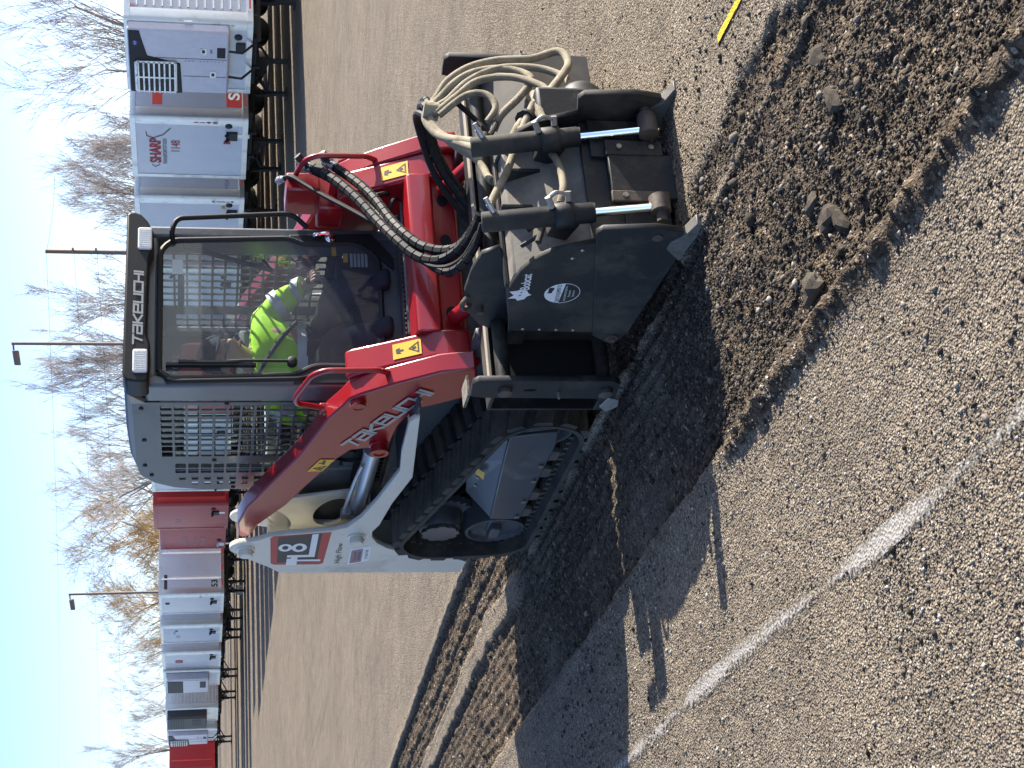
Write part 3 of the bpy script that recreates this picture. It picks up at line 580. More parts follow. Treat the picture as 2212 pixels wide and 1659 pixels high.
for s in (0, 1):
    f = FX(s); dz = -.005 if s == 0 else .028
    tr = belt(*sorted((f(0.), f(TRW)))).build('track', M_RUBBER, L); tr.location.z += dz
    # inner drive bars
    mb = MB()
    for k in range(PITCHN*2):
        p, nn = at(LEN*(k+.5)/(PITCHN*2)); q = p-nn*.022; d = np.array([-nn[1], nn[0]])
        for xc in (.10, .27):
            a_, b_ = q-d*.012, q+d*.012; c_, e_ = b_-nn*.022, a_-nn*.022
            mb.prism([tuple(a_), tuple(b_), tuple(c_), tuple(e_)], *sorted((f(xc-.03), f(xc+.03))))
    mb.build('guide_lugs', M_RUBBER, tr)['kind'] = 'stuff'
    for k in range(PITCHN):
        for h in (0, 1):
            p, nn = at(LEN*(k+.5*h)/PITCHN); d = np.array([-nn[1], nn[0]]); ht = .032
            x0, x1 = ((.004, .178), (.192, TRW-.004))[h]
            sk = .028*(1 if h == 0 else -1)
            vs = []
            for (xx, dd) in ((x0, -sk), (x1, sk)):
                for (t, hh, w) in ((-1, -.004, .047), (1, -.004, .047), (1, ht, .036), (-1, ht, .036)):
                    c_ = p+d*(dd+t*w)+nn*hh; vs.append((f(xx), c_[0], c_[1]))
            MB().add(vs, [(0,1,2,3),(7,6,5,4),(0,4,5,1),(1,5,6,2),(2,6,7,3),(3,7,4,0)]).build('tread_lug', M_RUBBER, tr, smooth=False)
    # track frame
    out = [(-.05, .105), (.13, .091), (1.06, .09), (1.05, .252), (.313, .312), (.0, .332)]
    vs = [(f(.062), y, z) for y, z in out]+[(f(.062), 1.05, .252), (f(.062), 0., .332), (f(.17), .10, .42), (f(.17), .55, .44), (f(.17), .88, .40), (f(.17), .98, .30)]
    mb = MB(); mb.add([(f(.062), y, z) for y, z in out]+[(f(.30), y, z) for y, z in out], [tuple(range(6)), tuple(range(11, 5, -1))]+[(i, i+6, (i+1) % 6+6, (i+1) % 6) for i in range(6)])
    fr = mb.build('track_frame', M_GREY, L, .008)
    mb = MB(); mb.add([(f(.068), .02, .322), (f(.068), .313, .305), (f(.068), 1.04, .248), (f(.17), .93, .385), (f(.17), .55, .440), (f(.17), .12, .425), (f(.34), .93, .385), (f(.34), .55, .44), (f(.34), .12, .425)],
                      [(0, 1, 4, 5), (1, 2, 3, 4), (3, 6, 7, 4), (4, 7, 8, 5)]); mb.build('frame_cover', M_GREY, fr, smooth=False)
    mb = MB(); mb.prism([(-.045, .12), (.10, .10), (.11, .20), (.30, .245), (.30, .318), (.005, .338)], *sorted((f(.045), f(.062)))); mb.build('idler_guard', M_GREY, fr, .006)
    mb = MB(); mb.add([(f(.098), .515, .352), (f(.098), .600, .345), (f(.125), .588, .385), (f(.125), .515, .39)], [(0, 1, 2, 3)]); 
    o_ = mb.build('caution_sticker', M_YEL, fr, smooth=False); 
    for v in o_.data.vertices: v.co.x += -.006 if s == 0 else .006; v.co.z += .012
    for (yy, zz) in ((.36, .12), (.54, .12), (.80, .12), (1.0, .12)): MB().lathe((f(.063), yy, zz), (-1 if s == 0 else 1, 0, 0), [(0, .014), (.012, .014)], 6).build('frame_bolt', M_BOLT, fr)
    for (yy, zz) in ((.62, .375), (.72, .37)): MB().lathe((f(.12), yy, zz), (-1 if s == 0 else 1, 0, .8), [(0, .010), (.012, .010)], 6).build('frame_bolt', M_BOLT, fr)
    for yy in (.30, .50, .79, 1.01):
        MB().lathe((f(.08), yy, .078), (1 if s == 0 else -1, 0, 0), [(0, .02), (0, .050), (.012, .056), (.022, .056), (.03, .035), (.18, .035), (.188, .056), (.205, .056), (.21, .02)]).build('roller', M_RUST, tr)
    MB().lathe((f(.07), 1.235, .195), (1 if s == 0 else -1, 0, 0), [(.03, .04), (.02, .13), (0, .145), (0, .160), (.03, .166), (.2, .166), (.22, .14), (.22, .04)], 36).build('idler', M_CHAS, tr)
    MB().lathe((f(.07), .0, .205), (1 if s == 0 else -1, 0, 0), [(.04, .04), (.03, .13), (0, .15), (0, .165), (.03, .172), (.2, .172), (.22, .14), (.22, .04)], 36).build('idler', M_CHAS, tr)
    mb = MB(); mb.box(*sorted((f(.085), f(.26))), 1.06, 1.30, .15, .235); mb.box(*sorted((f(.05), f(.09))), 1.17, 1.30, .165, .225); mb.build('idler_fork', M_GREY, fr, .008)
    sp = MB(); n_ = 26; pr = []
    for k in range(n_):
        for (da, rr) in ((-.09, .170), (-.04, .190), (.04, .190), (.09, .170)): a_ = 2*math.pi*k/n_+da; pr.append((1.235+rr*math.cos(a_), .490+rr*math.sin(a_)))
    sp.prism(pr, *sorted((f(.17), f(.21)))); sp.lathe((f(.20), 1.235, .49), (-1 if s == 0 else 1, 0, 0), [(0, .13), (.06, .12), (.10, .115), (.12, .105), (.13, .04)], 30); spk = sp.build('sprocket', M_CHAS, tr)
    cap = [(1.235+(.100 if k % 4 else .088)*math.cos(2*math.pi*k/36), .49+(.100 if k % 4 else .088)*math.sin(2*math.pi*k/36)) for k in range(36)]
    o_ = MB().prism(cap, *sorted((f(.058), f(.072)))).build('hub_cap', M_GREY, tr)
    for o_ in [c for c in tr.children]:
        o_.matrix_parent_inverse = Matrix.Translation((0, 0, 0))

# --- steps and dash strip in front of the cab
mb = MB(); mb.box(.47, 1.15, -.20, .10, .765, .785); st = mb.build('step', M_CHAS, L, .004)
mb = MB()
for i in range(26):
    for j in range(4): mb.lathe((.49+.0255*i+.012*(j % 2), -.17+.03*j, .786), (0, 0, 1), [(0, .008), (.008, .006)], 6)
mb.build('step_studs', M_BLACK, st)['kind'] = 'stuff'
mb = MB(); mb.box(.46, 1.16, -.225, -.205, .735, .805); mb.build('step_edge', M_CAB, st, .004)

# --- cab
C0, C1, CF, CR = .37, 1.23, .13, 1.22
mb = MB()
def post(x, y0, y1, z0, z1, w=.06): mb.box(x-w/2, x+w/2, y0, y1, z0, z1)
post(C0+.03, CF, CF+.16, .80, 1.97); post(C1-.03, CF, CF+.16, .80, 1.97)
mb.box(C0+.005, C0+.055, 1.10, 1.22, .80, 1.90); mb.box(C1-.055, C1-.005, 1.10, 1.22, .80, 1.90)
mb.box(C0+.05, C1-.05, CF+.005, CF+.06, .76, .87)
mb.box(C0+.05, C1-.05, CF+.01, CF+.10, 1.915, 1.985)
mb.box(C0+.005, C0+.05, CF+.16, 1.12, .80, 1.00); mb.box(C1-.05, C1-.005, CF+.16, 1.12, .80, 1.00)
mb.box(C0+.05, C1-.05, 1.14, 1.21, .80, 1.18)
cab = mb.build('cab', M_CAB, L, .014, seg=3)
# roof with a curved rear end
roof = [(.10, 1.985), (.10, 2.045), (.20, 2.062), (.60, 2.066), (.90, 2.058), (1.06, 2.035), (1.16, 1.985), (1.235, 1.905), (1.275, 1.80), (1.235, 1.80), (1.19, 1.90), (1.12, 1.975), (1.02, 1.99)]
mb = MB(); mb.prism(roof, C0+.015, C1-.015); mb.build('roof', mat('roof_blue_grey', (.10, .115, .15), .4, coat=.2), cab, .012)
mb = MB(); mb.box(C0+.05, C1-.05, .2, 1.1, 1.955, 1.975); mb.build('headliner', M_INT, cab)
mb = MB(); mb.box(C0+.03, C1-.03, CF+.06, 1.16, .78, .82); mb.box(C0+.05, C0+.20, .30, .95, .82, 1.06); mb.box(C1-.20, C1-.05, .30, .95, .82, 1.06); mb.build('cab_floor', M_INT, cab, .02)
# visor carrying the lamps
vis = rrect(.352, 1.248, 1.935, 2.058, .05, 5)
vis = [(.352, 2.0), (.352, 1.965), (.362, 1.95), (.545, 1.945), (.60, 1.962), (1.0, 1.955), (1.055, 1.935), (1.14, 1.935), (1.20, 1.962), (1.235, 1.99), (1.250, 2.02), (1.248, 2.045), (1.235, 2.058), (.40, 2.064), (.36, 2.05)]
mb = MB(); mb.prism(vis, .045, .20, axis=1); v = mb.build('visor', M_BLACK, cab, .012, seg=3)
maker_lettering((.540, .0435, 1.978), (1, 0, -.004), (0, 0, 1), .385, .046, M_SILVER, v, sw=.19, slant=.10)
for (x0, x1, z0, z1) in ((.394, .512, 1.955, 2.020), (1.040, 1.158, 1.942, 2.006)):
    mb = MB(); mb.prism(rrect(x0, x1, z0, z1, .010, 3), .034, .05, axis=1); hl = mb.build('headlight', M_LENS, cab, .004)
    for k in range(9): MB().box(x0+.012+.0112*k, x0+.0155+.0112*k, .032, .035, z0+.006, z1-.006).build('lens_rib', M_LENS, hl)
mb = MB(); mb.prism([(.205, 2.045), (.30, 2.035), (.30, 1.965)], C0-.004, C0+.02); mb.build('visor_end', mat('tan_trim', (.36, .32, .26), .5), cab, .002)
# front door: glass with a rubber surround
ws = [(.445, 1.905), (1.09, 1.905), (1.145, 1.85), (1.168, 1.30), (1.135, 1.235), (1.145, .975), (1.06, .872), (.54, .872), (.47, .95), (.475, 1.20), (.425, 1.29), (.405, 1.86)]
MB().add([(x, CF-.004, z) for x, z in ws], [tuple(range(len(ws)))]).build('windscreen', M_GLASS, cab, smooth=False)
loop = [(x, CF-.006, z) for x, z in ws]; loop = rounded(loop+[loop[0]], .04, 4)
MB().tube(loop, .014, 8, caps=False).build('door_gasket', M_GASKET, cab)
mb = MB(); mb.prism([(1.15, 1.30), (1.185, 1.30), (1.20, .90), (1.06, .80), (1.0, .80), (1.07, .875), (1.155, .975), (1.148, 1.235)], CF-.012, CF+.01, axis=1); mb.build('door_panel', M_GASKET, cab, .004); mb = MB()
mb.prism([(.38, 1.30), (.42, 1.30), (.47, 1.20), (.462, .95), (.54, .862), (.60, .80), (.46, .80), (.38, .90)], CF-.012, CF+.01, axis=1); mb.build('door_panel', M_GASKET, cab, .004)
mb = MB(); mb.tube(rounded([(1.165, CF-.015, 1.185), (1.165, CF-.05, 1.18), (1.175, CF-.055, 1.11)], .012), .010, 8); mb.lathe((1.16, CF-.01, 1.105), (0, -1, 0), [(0, .024), (.02, .024), (.025, .01)], 16); mb.build('door_handle', M_CHROME, cab)
for pts in ([(1.13, CF-.005, 1.845), (1.155, .065, 1.855), (1.225, .055, 1.83), (1.265, .055, 1.29), (1.20, .075, 1.215)], [(.40, CF-.005, 1.865), (.385, .09, 1.872), (.372, .085, 1.84), (.385, .085, 1.26), (.42, CF-.005, 1.22)]):
    MB().tube(rounded(pts, .05, 5), .0125, 10).build('grab_rail', M_BLACK, cab)
# wiper
mb = MB(); mb.tube([(.487, CF-.03, 1.305), (.486, CF-.035, 1.52), (.478, CF-.03, 1.69)], .008, 8); mb.box(.462, .476, CF-.034, CF-.008, 1.47, 1.876); mb.box(.474, .486, CF-.04, CF-.02, 1.55, 1.82); mb.lathe((.487, CF-.006, 1.305), (0, -1, 0), [(0, .024), (.03, .022), (.035, .012)], 16)
mb.build('wiper', M_GASKET, cab)
# mirror bar, paper and stickers inside the glass
mb = MB(); mb.prism(rrect(.83, .99, 1.795, 1.825, .012, 3), CF+.05, CF+.08, axis=1); mb.tube([(1.0, CF+.06, 1.81), (1.01, CF+.06, 1.83), (1.0, CF+.10, 1.86)], .008, 8); mb.build('mirror', M_BLACK, cab, .004)
MB().box(.966, 1.046, CF+.006, CF+.008, 1.802, 1.850).build('paper_notice', M_WHITEP, cab)
mb = MB(); mb.tube([(1.135, CF+.03, 1.80), (1.05, CF+.10, 1.38)], .012, 8); mb.tube([(1.05, CF+.10, 1.38), (1.12, CF+.12, 1.42)], .008, 6); mb.build('door_strut', M_GASKET, cab)
for (xa, za) in ((1.08, 1.075), (1.045, 1.02)):
    mb = MB(); mb.box(xa, xa+.05, CF+.006, CF+.008, za, za+.022); mb.build('caution_sticker', M_YEL, cab)
mb = MB()
for k in range(5): mb.box(1.02, 1.095, CF+.006, CF+.0075, .925+.018*k, .938+.018*k)
mb.build('instruction_sticker', mat('pale_print', (.45, .50, .48), .6), cab)
# side guards: perforated plates
def guard(s):
    f = FX(s); x = f(C0)
    out = [(.29, 1.02), (1.30, 1.02), (1.325, 1.35), (1.315, 1.72), (1.285, 1.85), (1.22, 1.95), (1.12, 2.015), (1.0, 2.03), (.29, 2.03)]
    if False: pass
    holes = []
    for j in range(13):
        z = 1.905-.0632*j
        for i in range(9):
            y = .322+.0655*i
            if z-.052 < 1.06: continue
            holes.append(rrect(y, y+.053, z-.052, z, .004, 1))
        for i in range(2):
            y = .985+.0655*i
            if z < 1.90 and z > 1.12: holes.append(rrect(y, y+.053, z-.052, z, .004, 1))
        if .0 <= j <= 12 and z < 1.86 and z > 1.15: holes.append(rrect(1.150, 1.190, z-.050, z-.018, .006, 2)); holes.append(rrect(1.215, 1.25, z-.050, z-.018, .006, 2)) if z < 1.80 else None
    g = plate('side_guard', [out]+holes, x, .006, mat('guard_grey_paint', (.052, .055, .06), .42, coat=.15, dirt=(.16, .15, .135), dirt_amt=.12), cab)
    for (yy, zz) in ((.35, 1.99), (.70, 1.985), (1.0, 1.99), (.30, 1.60), (.30, 1.22), (.945, 1.65), (.945, 1.30), (1.12, 1.96), (1.29, 1.55)): MB().lathe((x+(-.003 if s == 0 else .003), yy, zz), (-1 if s == 0 else 1, 0, 0), [(0, .011), (.006, .011), (.008, .006)], 10).build('guard_bolt', M_GASKET, g)
    xi = f(C0+.035)
    MB().add([(xi, .30, 1.02), (xi, 1.10, 1.02), (xi, 1.10, 1.93), (xi, .30, 1.93)], [(0, 1, 2, 3)]).build('side_window', M_SGLASS, cab, smooth=False)
guard(0); guard(1)
rh = rrect(.47, 1.13, 1.25, 1.86, .05)
plate('rear_wall', [rrect(C0+.04, C1-.04, 1.05, 1.95, .03), rh], 1.165, .03, M_INT, cab, axis=1)
MB().add([(.46, 1.17, 1.24), (1.14, 1.17, 1.24), (1.14, 1.17, 1.87), (.46, 1.17, 1.87)], [(0, 1, 2, 3)]).build('rear_window', M_SGLASS, cab, smooth=False)
mb = MB()
for k in range(6): mb.box(.50+.115*k, .507+.115*k, 1.19, 1.20, 1.25, 1.86)
for k in range(7): mb.box(.47, 1.13, 1.187, 1.193, 1.30+.085*k, 1.306+.085*k)
mb.build('rear_guard', M_GASKET, cab)
# seat, consoles, levers
mb = MB(); mb.prism([(.38, .98), (.36, 1.02), (.42, 1.04), (.72, 1.03), (.74, .94)], .62, 1.04); mb.prism([(.70, 1.0), (.78, 1.52), (.84, 1.56), (.90, 1.54), (.86, .98)], .63, 1.03); seat = mb.build('seat', M_INT, cab, .03, seg=3)
mb = MB(); mb.prism(rrect(.70, .965, 1.56, 1.83, .06, 5), .80, .87, axis=1); mb.build('headrest', M_SEATR, seat, .02, seg=3)
for s in (0, 1):
    f = FX(s)
    yb = .17 if s == 0 else 0.
    mb = MB(); mb.tube([(f(.50), .42+yb, 1.04), (f(.50), .41+yb, 1.12)], [.022, .014], 10); mb.tube(crom([(f(.50), .41+yb, 1.11), (f(.50), .405+yb, 1.15), (f(.505), .395+yb, 1.20)]), .018, 10); mb.build('control_lever', M_GASKET, cab)
# --- hydraulic hoses from the far arm over to the attachment
mb = MB(); mb.box(1.30, 1.40, -.10, .12, 1.16, 1.32); mb.box(1.24, 1.42, -.04, .14, 1.05, 1.17); mb.box(1.30, 1.34, -.20, -.05, 1.08, 1.12); mb.build('coupler_bracket', M_RED, ARMS[1], .01)
def hose(pts, r, name='hydraulic_hose', m=M_HOSE, parent=L, wrap=0., n=8, sag=6):
    C = crom(pts, sag); h = MB().tube(C, r, n).build(name, m, parent)
    if wrap:
        # spiral guard wound round the hose
        cum_ = [0]
        for a_, b_ in zip(C[:-1], C[1:]): cum_.append(cum_[-1]+(b_-a_).length)
        tot = cum_[-1]; mb = MB(); k = 0; turns = int(tot/wrap)
        for t_ in range(turns):
            s0 = (t_+.06)*wrap; s1 = (t_+.92)*wrap
            def pos(s_):
                i = max(0, min(len(C)-2, int(np.searchsorted(cum_, s_)-1))); u_ = (s_-cum_[i])/max(1e-6, cum_[i+1]-cum_[i]); return C[i].lerp(C[i+1], min(1, u_))
            if s1 < tot: mb.tube([pos(s0), pos((s0+s1)/2), pos(s1)], r*1.22, n)
        mb.build('spiral_guard', M_HOSE, h)
    return h
def fit(p, d, r, ln, m=M_GALV):
    p = Vector(p); d = Vector(d).normalized()
    h = MB().lathe(p-d*ln, d, [(0, r*.8), (ln*.25, r*.8), (ln*.25, r*1.35), (ln*.6, r*1.35), (ln*.6, r*1.1), (ln, r*1.1)], 6 if False else 10); return h.build('hose_coupling', m, L)
H1 = [(1.365, -.20, 1.225), (1.31, -.24, 1.165), (1.20, -.30, 1.085), (1.07, -.36, 1.01), (.93, -.42, .945), (.78, -.50, .875), (.66, -.56, .80), (.60, -.62, .725), (.585, -.70, .66), (.60, -.80, .61), (.64, -.88, .58)]
H2 = [(1.355, -.24, 1.125), (1.28, -.27, 1.06), (1.17, -.33, .99), (1.05, -.39, .935), (.92, -.45, .89), (.79, -.53, .84), (.69, -.59, .775), (.63, -.65, .70), (.61, -.72, .64), (.62, -.82, .60), (.66, -.90, .575)]
H3 = [(1.37, -.16, 1.20), (1.29, -.20, 1.11), (1.17, -.28, 1.03), (1.02, -.36, .95), (.85, -.45, .875), (.70, -.54, .80), (.58, -.60, .735), (.52, -.66, .68), (.51, -.74, .635), (.54, -.84, .595), (.60, -.92, .57)]
H4 = [(1.39, -.05, 1.335), (1.36, -.12, 1.30), (1.28, -.17, 1.235), (1.17, -.24, 1.15), (1.03, -.33, 1.03), (.87, -.43, .905), (.73, -.52, .825), (.60, -.59, .765), (.545, -.66, .69), (.535, -.76, .63), (.58, -.88, .585)]
hose(H1, .020, wrap=.05); hose(H2, .019, wrap=.048); hose(H3, .016, wrap=.05); hose(H4, .012)
for k, (q, d) in enumerate(((H1, 1.0), (H2, 1.0), (H3, .7), (H4, .7))):
    a_ = Vector(q[0]); b_ = Vector(q[1]); fit(a_+(b_-a_)*.35, b_-a_, .021*d, .085)
for k, (a_, b_) in enumerate((((1.40, -.235, 1.275), (1.365, -.195, 1.225)), ((1.385, -.285, 1.165), (1.355, -.235, 1.125)))): MB().tube([a_, b_], .021, 6).build('hose_coupling', M_GASKET, L)
# short lines tucked behind the far arm and the bundle down to the planer
hose([(1.18, -.26, .86), (1.15, -.30, .90), (1.12, -.31, .93), (1.06, -.25, .90), (1.0, -.20, .82)], .012); hose([(1.16, -.25, .82), (1.12, -.28, .85), (1.05, -.24, .86), (.98, -.18, .80)], .011)
B0 = [(1.06, -1.03, .765), (1.17, -.96, .79), (1.235, -.82, .775), (1.21, -.70, .735), (1.14, -.64, .70), (1.06, -.60, .655), (.99, -.57, .60), (.90, -.55, .53), (.82, -.52, .44)]
for k in range(3):
    o_ = Vector(((0, 0, 0), (.035, .01, -.015), (-.03, .02, .02))[k]); hose([Vector(p)+o_*(1 if i else .4) for i, p in enumerate(B0)], .015, wrap=.040 if k < 2 else 0)

# ================================================================ operator
def operator():
    root = thing('person', 'operator in lime hi-vis jacket and dark cap seated in the loader cab', 'person', (.80, .62, 1.0))
    def skin(name, verts, edges, m, parent, sub=2, rootv=0):
        me = bpy.data.meshes.new(name); me.from_pydata([v[0] for v in verts], edges, []); o = link(bpy.data.objects.new(name, me), parent)
        sk = o.modifiers.new('skin', 'SKIN'); sk.use_smooth_shade = True
        lay = me.skin_vertices[0] if me.skin_vertices else None
        if lay is None:
            bm = bmesh.new(); bm.from_mesh(me); bm.verts.layers.skin.verify(); bm.to_mesh(me); bm.free(); lay = me.skin_vertices[0]
        for i, v in enumerate(verts): lay.data[i].radius = (v[1], v[2] if len(v) > 2 else v[1]); lay.data[i].use_root = (i == rootv)
        ss = o.modifiers.new('sub', 'SUBSURF'); ss.levels = sub; ss.render_levels = sub
        me.materials.append(m); return o
    V = []; E_ = []
    def sh_(p):      # lean of the torso towards the near window
        p = Vector(p); k = max(0, min(1, (p.z-1.1)/.45)); return tuple(p+Vector((-.07*k, -.12+.0*k, -.05*k)))
    def add(p, r, r2=None, to=None):
        p = sh_(p)
        V.append((p, r, r2 or r)); 
        if to is not None: E_.append((to, len(V)-1))
        return len(V)-1
    pel = add((.80, .78, 1.10), .15, .12); bel = add((.81, .76, 1.24), .145, .11, pel); che = add((.82, .73, 1.40), .15, .105, bel); nk0 = add((.825, .72, 1.515), .065, None, che)
    nk = add((.83, .705, 1.555), .05, None, nk0); jaw = add((.835, .67, 1.60), .062, .068, nk); hd = add((.838, .685, 1.665), .076, .088, jaw); add((.838, .69, 1.72), .068, .076, hd)
    add((.875, .595, 1.632), .011, None, jaw)
    arms = (((1.03, .71, 1.445), (1.12, .64, 1.29), (1.12, .58, 1.21), (1.12, .535, 1.175)), ((.665, .72, 1.44), (.56, .93, 1.28), (.525, .78, 1.20), (.515, .73, 1.18)))
    hands = []
    for sh, el, wr, pa in arms:
        a_ = add(sh, .065, None, che); m_ = add(tuple((Vector(sh)+Vector(el))/2), .054, None, a_); b_ = add(el, .046, None, m_); c_ = add(wr, .03, None, b_); d_ = add(pa, .034, .022, c_); hands.append((d_, pa))
    for d_, pa in hands:
        sg = 1 if pa[0] < .8 else -1
        for k, ln in enumerate((.040, .048, .045, .036)):
            x = pa[0]+(k-1.5)*.017*1.0; p1 = add((x, pa[1]-.035, pa[2]+.012), .0095, None, d_); p2 = add((x, pa[1]-.035-ln*.5, pa[2]-.004), .0088, None, p1); add((x, pa[1]-.035-ln*.3, pa[2]-.034), .008, None, p2)
        t1 = add((pa[0]+sg*.032, pa[1]+.0, pa[2]+.002), .011, None, d_); add((pa[0]+sg*.042, pa[1]-.032, pa[2]-.012), .009, None, t1)
    for x in (.70, .90):
        h_ = add((x, .72, 1.07), .07, None, pel); k_ = add((x+(x-.8)*.3, .36, 1.07), .05, None, h_); add((x+(x-.8)*.3, .30, .90), .04, None, k_)
    skin('body', V, E_, M_SKIN, root)
    # jacket
    V.clear(); E_.clear()
    pel = add((.80, .78, 1.16), .165, .135); bel = add((.81, .76, 1.27), .165, .13, pel); che = add((.82, .73, 1.41), .165, .125, bel); add((.825, .72, 1.505), .085, None, che)
    for sh, el, wr, pa in arms:
        a_ = add(sh, .082, None, che); m_ = add(tuple((Vector(sh)+Vector(el))/2), .073, None, a_); b_ = add(el, .066, None, m_); add(tuple(Vector(el).lerp(Vector(wr), 1.0)), .044, None, b_)
    j = skin('jacket', [tuple(v) for v in V], list(E_), M_HIVIS, root)
    dm = bpy.data.textures.new('folds', 'CLOUDS'); dm.noise_scale = .09; md = j.modifiers.new('folds', 'DISPLACE'); md.texture = dm; md.strength = .03; md.mid_level = .5
    def band(c, n, rx, ry, w, name='reflective_band'):
        c = Vector(sh_(c)); n = Vector(n).normalized(); a_ = n.cross(Vector((0, 1, 0))).normalized() if abs(n.y) < .9 else Vector((1, 0, 0)); b_ = n.cross(a_); mb = MB(); K = 24; vs_ = []
        for t in (-w/2, w/2): vs_ += [c+n*t+a_*rx*math.cos(2*math.pi*k/K)+b_*ry*math.sin(2*math.pi*k/K) for k in range(K)]
        mb.add(vs_, [(k, (k+1) % K, (k+1) % K+K, k+K) for k in range(K)]); mb.build(name, M_REFL, j)
    band((.805, .765, 1.24), (0, 0, 1), .19, .155, .05); 
    for sh, el, wr, pa in arms:
        band(Vector(sh).lerp(Vector(el), .55), Vector(el)-Vector(sh), .082, .082, .05); band(Vector(el).lerp(Vector(wr), .55), Vector(wr)-Vector(el), .062, .062, .045)
    MB().tube(crom([sh_(p) for p in ((.66, .60, 1.50), (.74, .585, 1.44), (.84, .58, 1.36), (.93, .60, 1.27))]), .012, 6).build('seat_belt', M_NAVY, j)
    # trousers
    V.clear(); E_.clear()
    pel = add((.80, .78, 1.10), .16, .13)
    for x in (.70, .90):
        h_ = add((x, .70, 1.08), .10, None, pel); k_ = add((x+(x-.8)*.3, .36, 1.08), .085, None, h_); f_ = add((x+(x-.8)*.3, .30, .90), .066, None, k_); add((x+(x-.8)*.3, .27, .84), .06, None, f_)
    skin('trousers', [tuple(v) for v in V], list(E_), M_NAVY, root)
    for x in (.67, .93): MB().prism([(.06, .825), (.06, .87), (.12, .905), (.17, .95), (.24, .95), (.25, .825)], x-.045, x+.045).build('boot', M_NAVY, root, .02)
    # cap with a brim, turned towards the planer
    hc = Vector(sh_((.838, .69, 1.70))); look = Vector((.30, -1, -.12)).normalized(); side = look.cross(Vector((0, 0, 1))).normalized()
    mb = MB(); vs_ = []; K = 20
    for i in range(6):
        t = i/5*math.pi/2; 
        for k in range(K): a_ = 2*math.pi*k/K; vs_.append(hc+look*(math.cos(a_)*.103*math.cos(t))+side*(math.sin(a_)*.088*math.cos(t))+Vector((0, 0, .005+.082*math.sin(t))))
    mb.add(vs_, [(i*K+k, i*K+(k+1) % K, (i+1)*K+(k+1) % K, (i+1)*K+k) for i in range(5) for k in range(K)])
    br = [hc+look*.085+side*.078]+[hc+look*(.085+.075*math.sin(math.pi*k/8))+side*(.078*math.cos(math.pi*k/8))+Vector((0, 0, -.012*math.sin(math.pi*k/8))) for k in range(9)]
    mb.add(br+[p+Vector((0, 0, .006)) for p in br], [tuple(range(10)), tuple(range(19, 9, -1))]+[(i, (i+1) % 10, (i+1) % 10+10, i+10) for i in range(10)])
    mb.build('cap', M_NAVY, root)
    mb = MB(); fc = hc+Vector((0, 0, -.045))
    for q in (-1, 1): mb.add([fc+look*.093+side*(q*.035+.024*math.cos(t))+Vector((0, 0, .015*math.sin(t))) for t in np.linspace(0, 2*math.pi, 12, endpoint=False)], [tuple(range(12))])
    mb.tube([fc+look*.088+side*.058, fc+side*.085, fc-look*.03+side*.085], .004, 6); mb.tube([fc+look*.088-side*.058, fc-side*.085, fc-look*.03-side*.085], .004, 6); mb.build('glasses', M_GASKET, root)
    mb = MB()
    for q in (-1, 1): mb.lathe(hc+side*q*.078+Vector((0, 0, -.055))-look*.008, side*q, [(0, .024), (.012, .026), (.016, .012)], 10)
    mb.build('ear', M_SKIN, root)
    mb = MB(); mb.tube([fc+look*.078+side*.022+Vector((0, 0, -.068)), fc+look*.090+Vector((0, 0, -.066)), fc+look*.078-side*.022+Vector((0, 0, -.068))], .006, 6); mb.build('mouth', mat('lips', (.33, .14, .11), .5), root)
    mb = MB(); mb.lathe(hc-look*.028+Vector((0, 0, -.075)), (0, 0, 1), [(0, .06), (.02, .078), (.07, .088), (.085, .085)], 16); mb.build('hair', mat('dark_hair', (.035, .025, .018), .8), root)
operator()

# ================================================================ cold planer on the coupler
PL = thing('cold_planer', 'dusty black cold planer attachment with two lift cylinders mounted in front of the loader', 'cold planer', (.45, -1.2, 0))
# carriage: upper and lower beams, end plates and slide bars
mb = MB(); mb.box(-.10, 1.50, -.70, -.575, .540, .556); mb.box(-.10, 1.50, -.590, -.575, .10, .54); mb.box(-.10, 1.50, -.68, -.575, .06, .10)
car = mb.build('carriage', M_PLAN, PL, .004)
mb = MB(); mb.box(-.09, 1.48, -.745, -.70, .553, .566); mb.build('top_lip', mat('bare_dusty_edge', (.34, .29, .23), .8, dirt=(.16, .14, .11), dirt_amt=.3), car, .003)
endp = [(-.895, .64), (-.90, .10), (-.875, .06), (-.74, .05), (-.725, .08), (-.745, .14), (-.755, .60), (-.77, .655), (-.87, .66)]
plate('end_plate', [endp, oval((-.82, .42), .03, .013, 90)], -.115, .022, M_PLAN, car, bev=.003)
plate('end_plate', [endp], 1.50, .022, M_PLAN, car, bev=.003)
for (yy, zz) in ((-.82, .525), (-.81, .105)):
    b = MB().cyl((-.10, yy, zz), (1.49, yy, zz), .030).build('slide_bar', M_PLAN, car)
    MB().lathe((-.128, yy, zz), (-1, 0, 0), [(0, .030), (.018, .030), (.02, .024)], 18).build('bar_end', M_RUST, b)
mb = MB(); mb.prism([(-.76, .08), (-.68, .10), (-.63, .06), (-.68, .02), (-.74, .03)], -.135, -.125); mb.build('lock_tab', M_STEEL, car, .002)
mb = MB(); mb.lathe((-.127, -.80, .30), (-1, 0, 0), [(0, .008), (.02, .008), (.03, .005)], 6); mb.build('grease_nipple', M_STEEL, car)
# checker end pad where the arm meets the carriage
mb = MB(); mb.box(-.12, -.03, -.76, -.64, .655, .667); mb.build('end_pad', mat('speckled_pad', (.30, .265, .21), .8, dirt=(.03, .028, .025), dirt_amt=.75, dirt_scale=60), car, .002)
# backing wall behind the drum
mb = MB(); mb.box(-.09, 1.48, -.75, -.735, .12, .50); mb.build('backing_sheet', mat('black_rubber_sheet', (.010, .010, .010), .8), car)
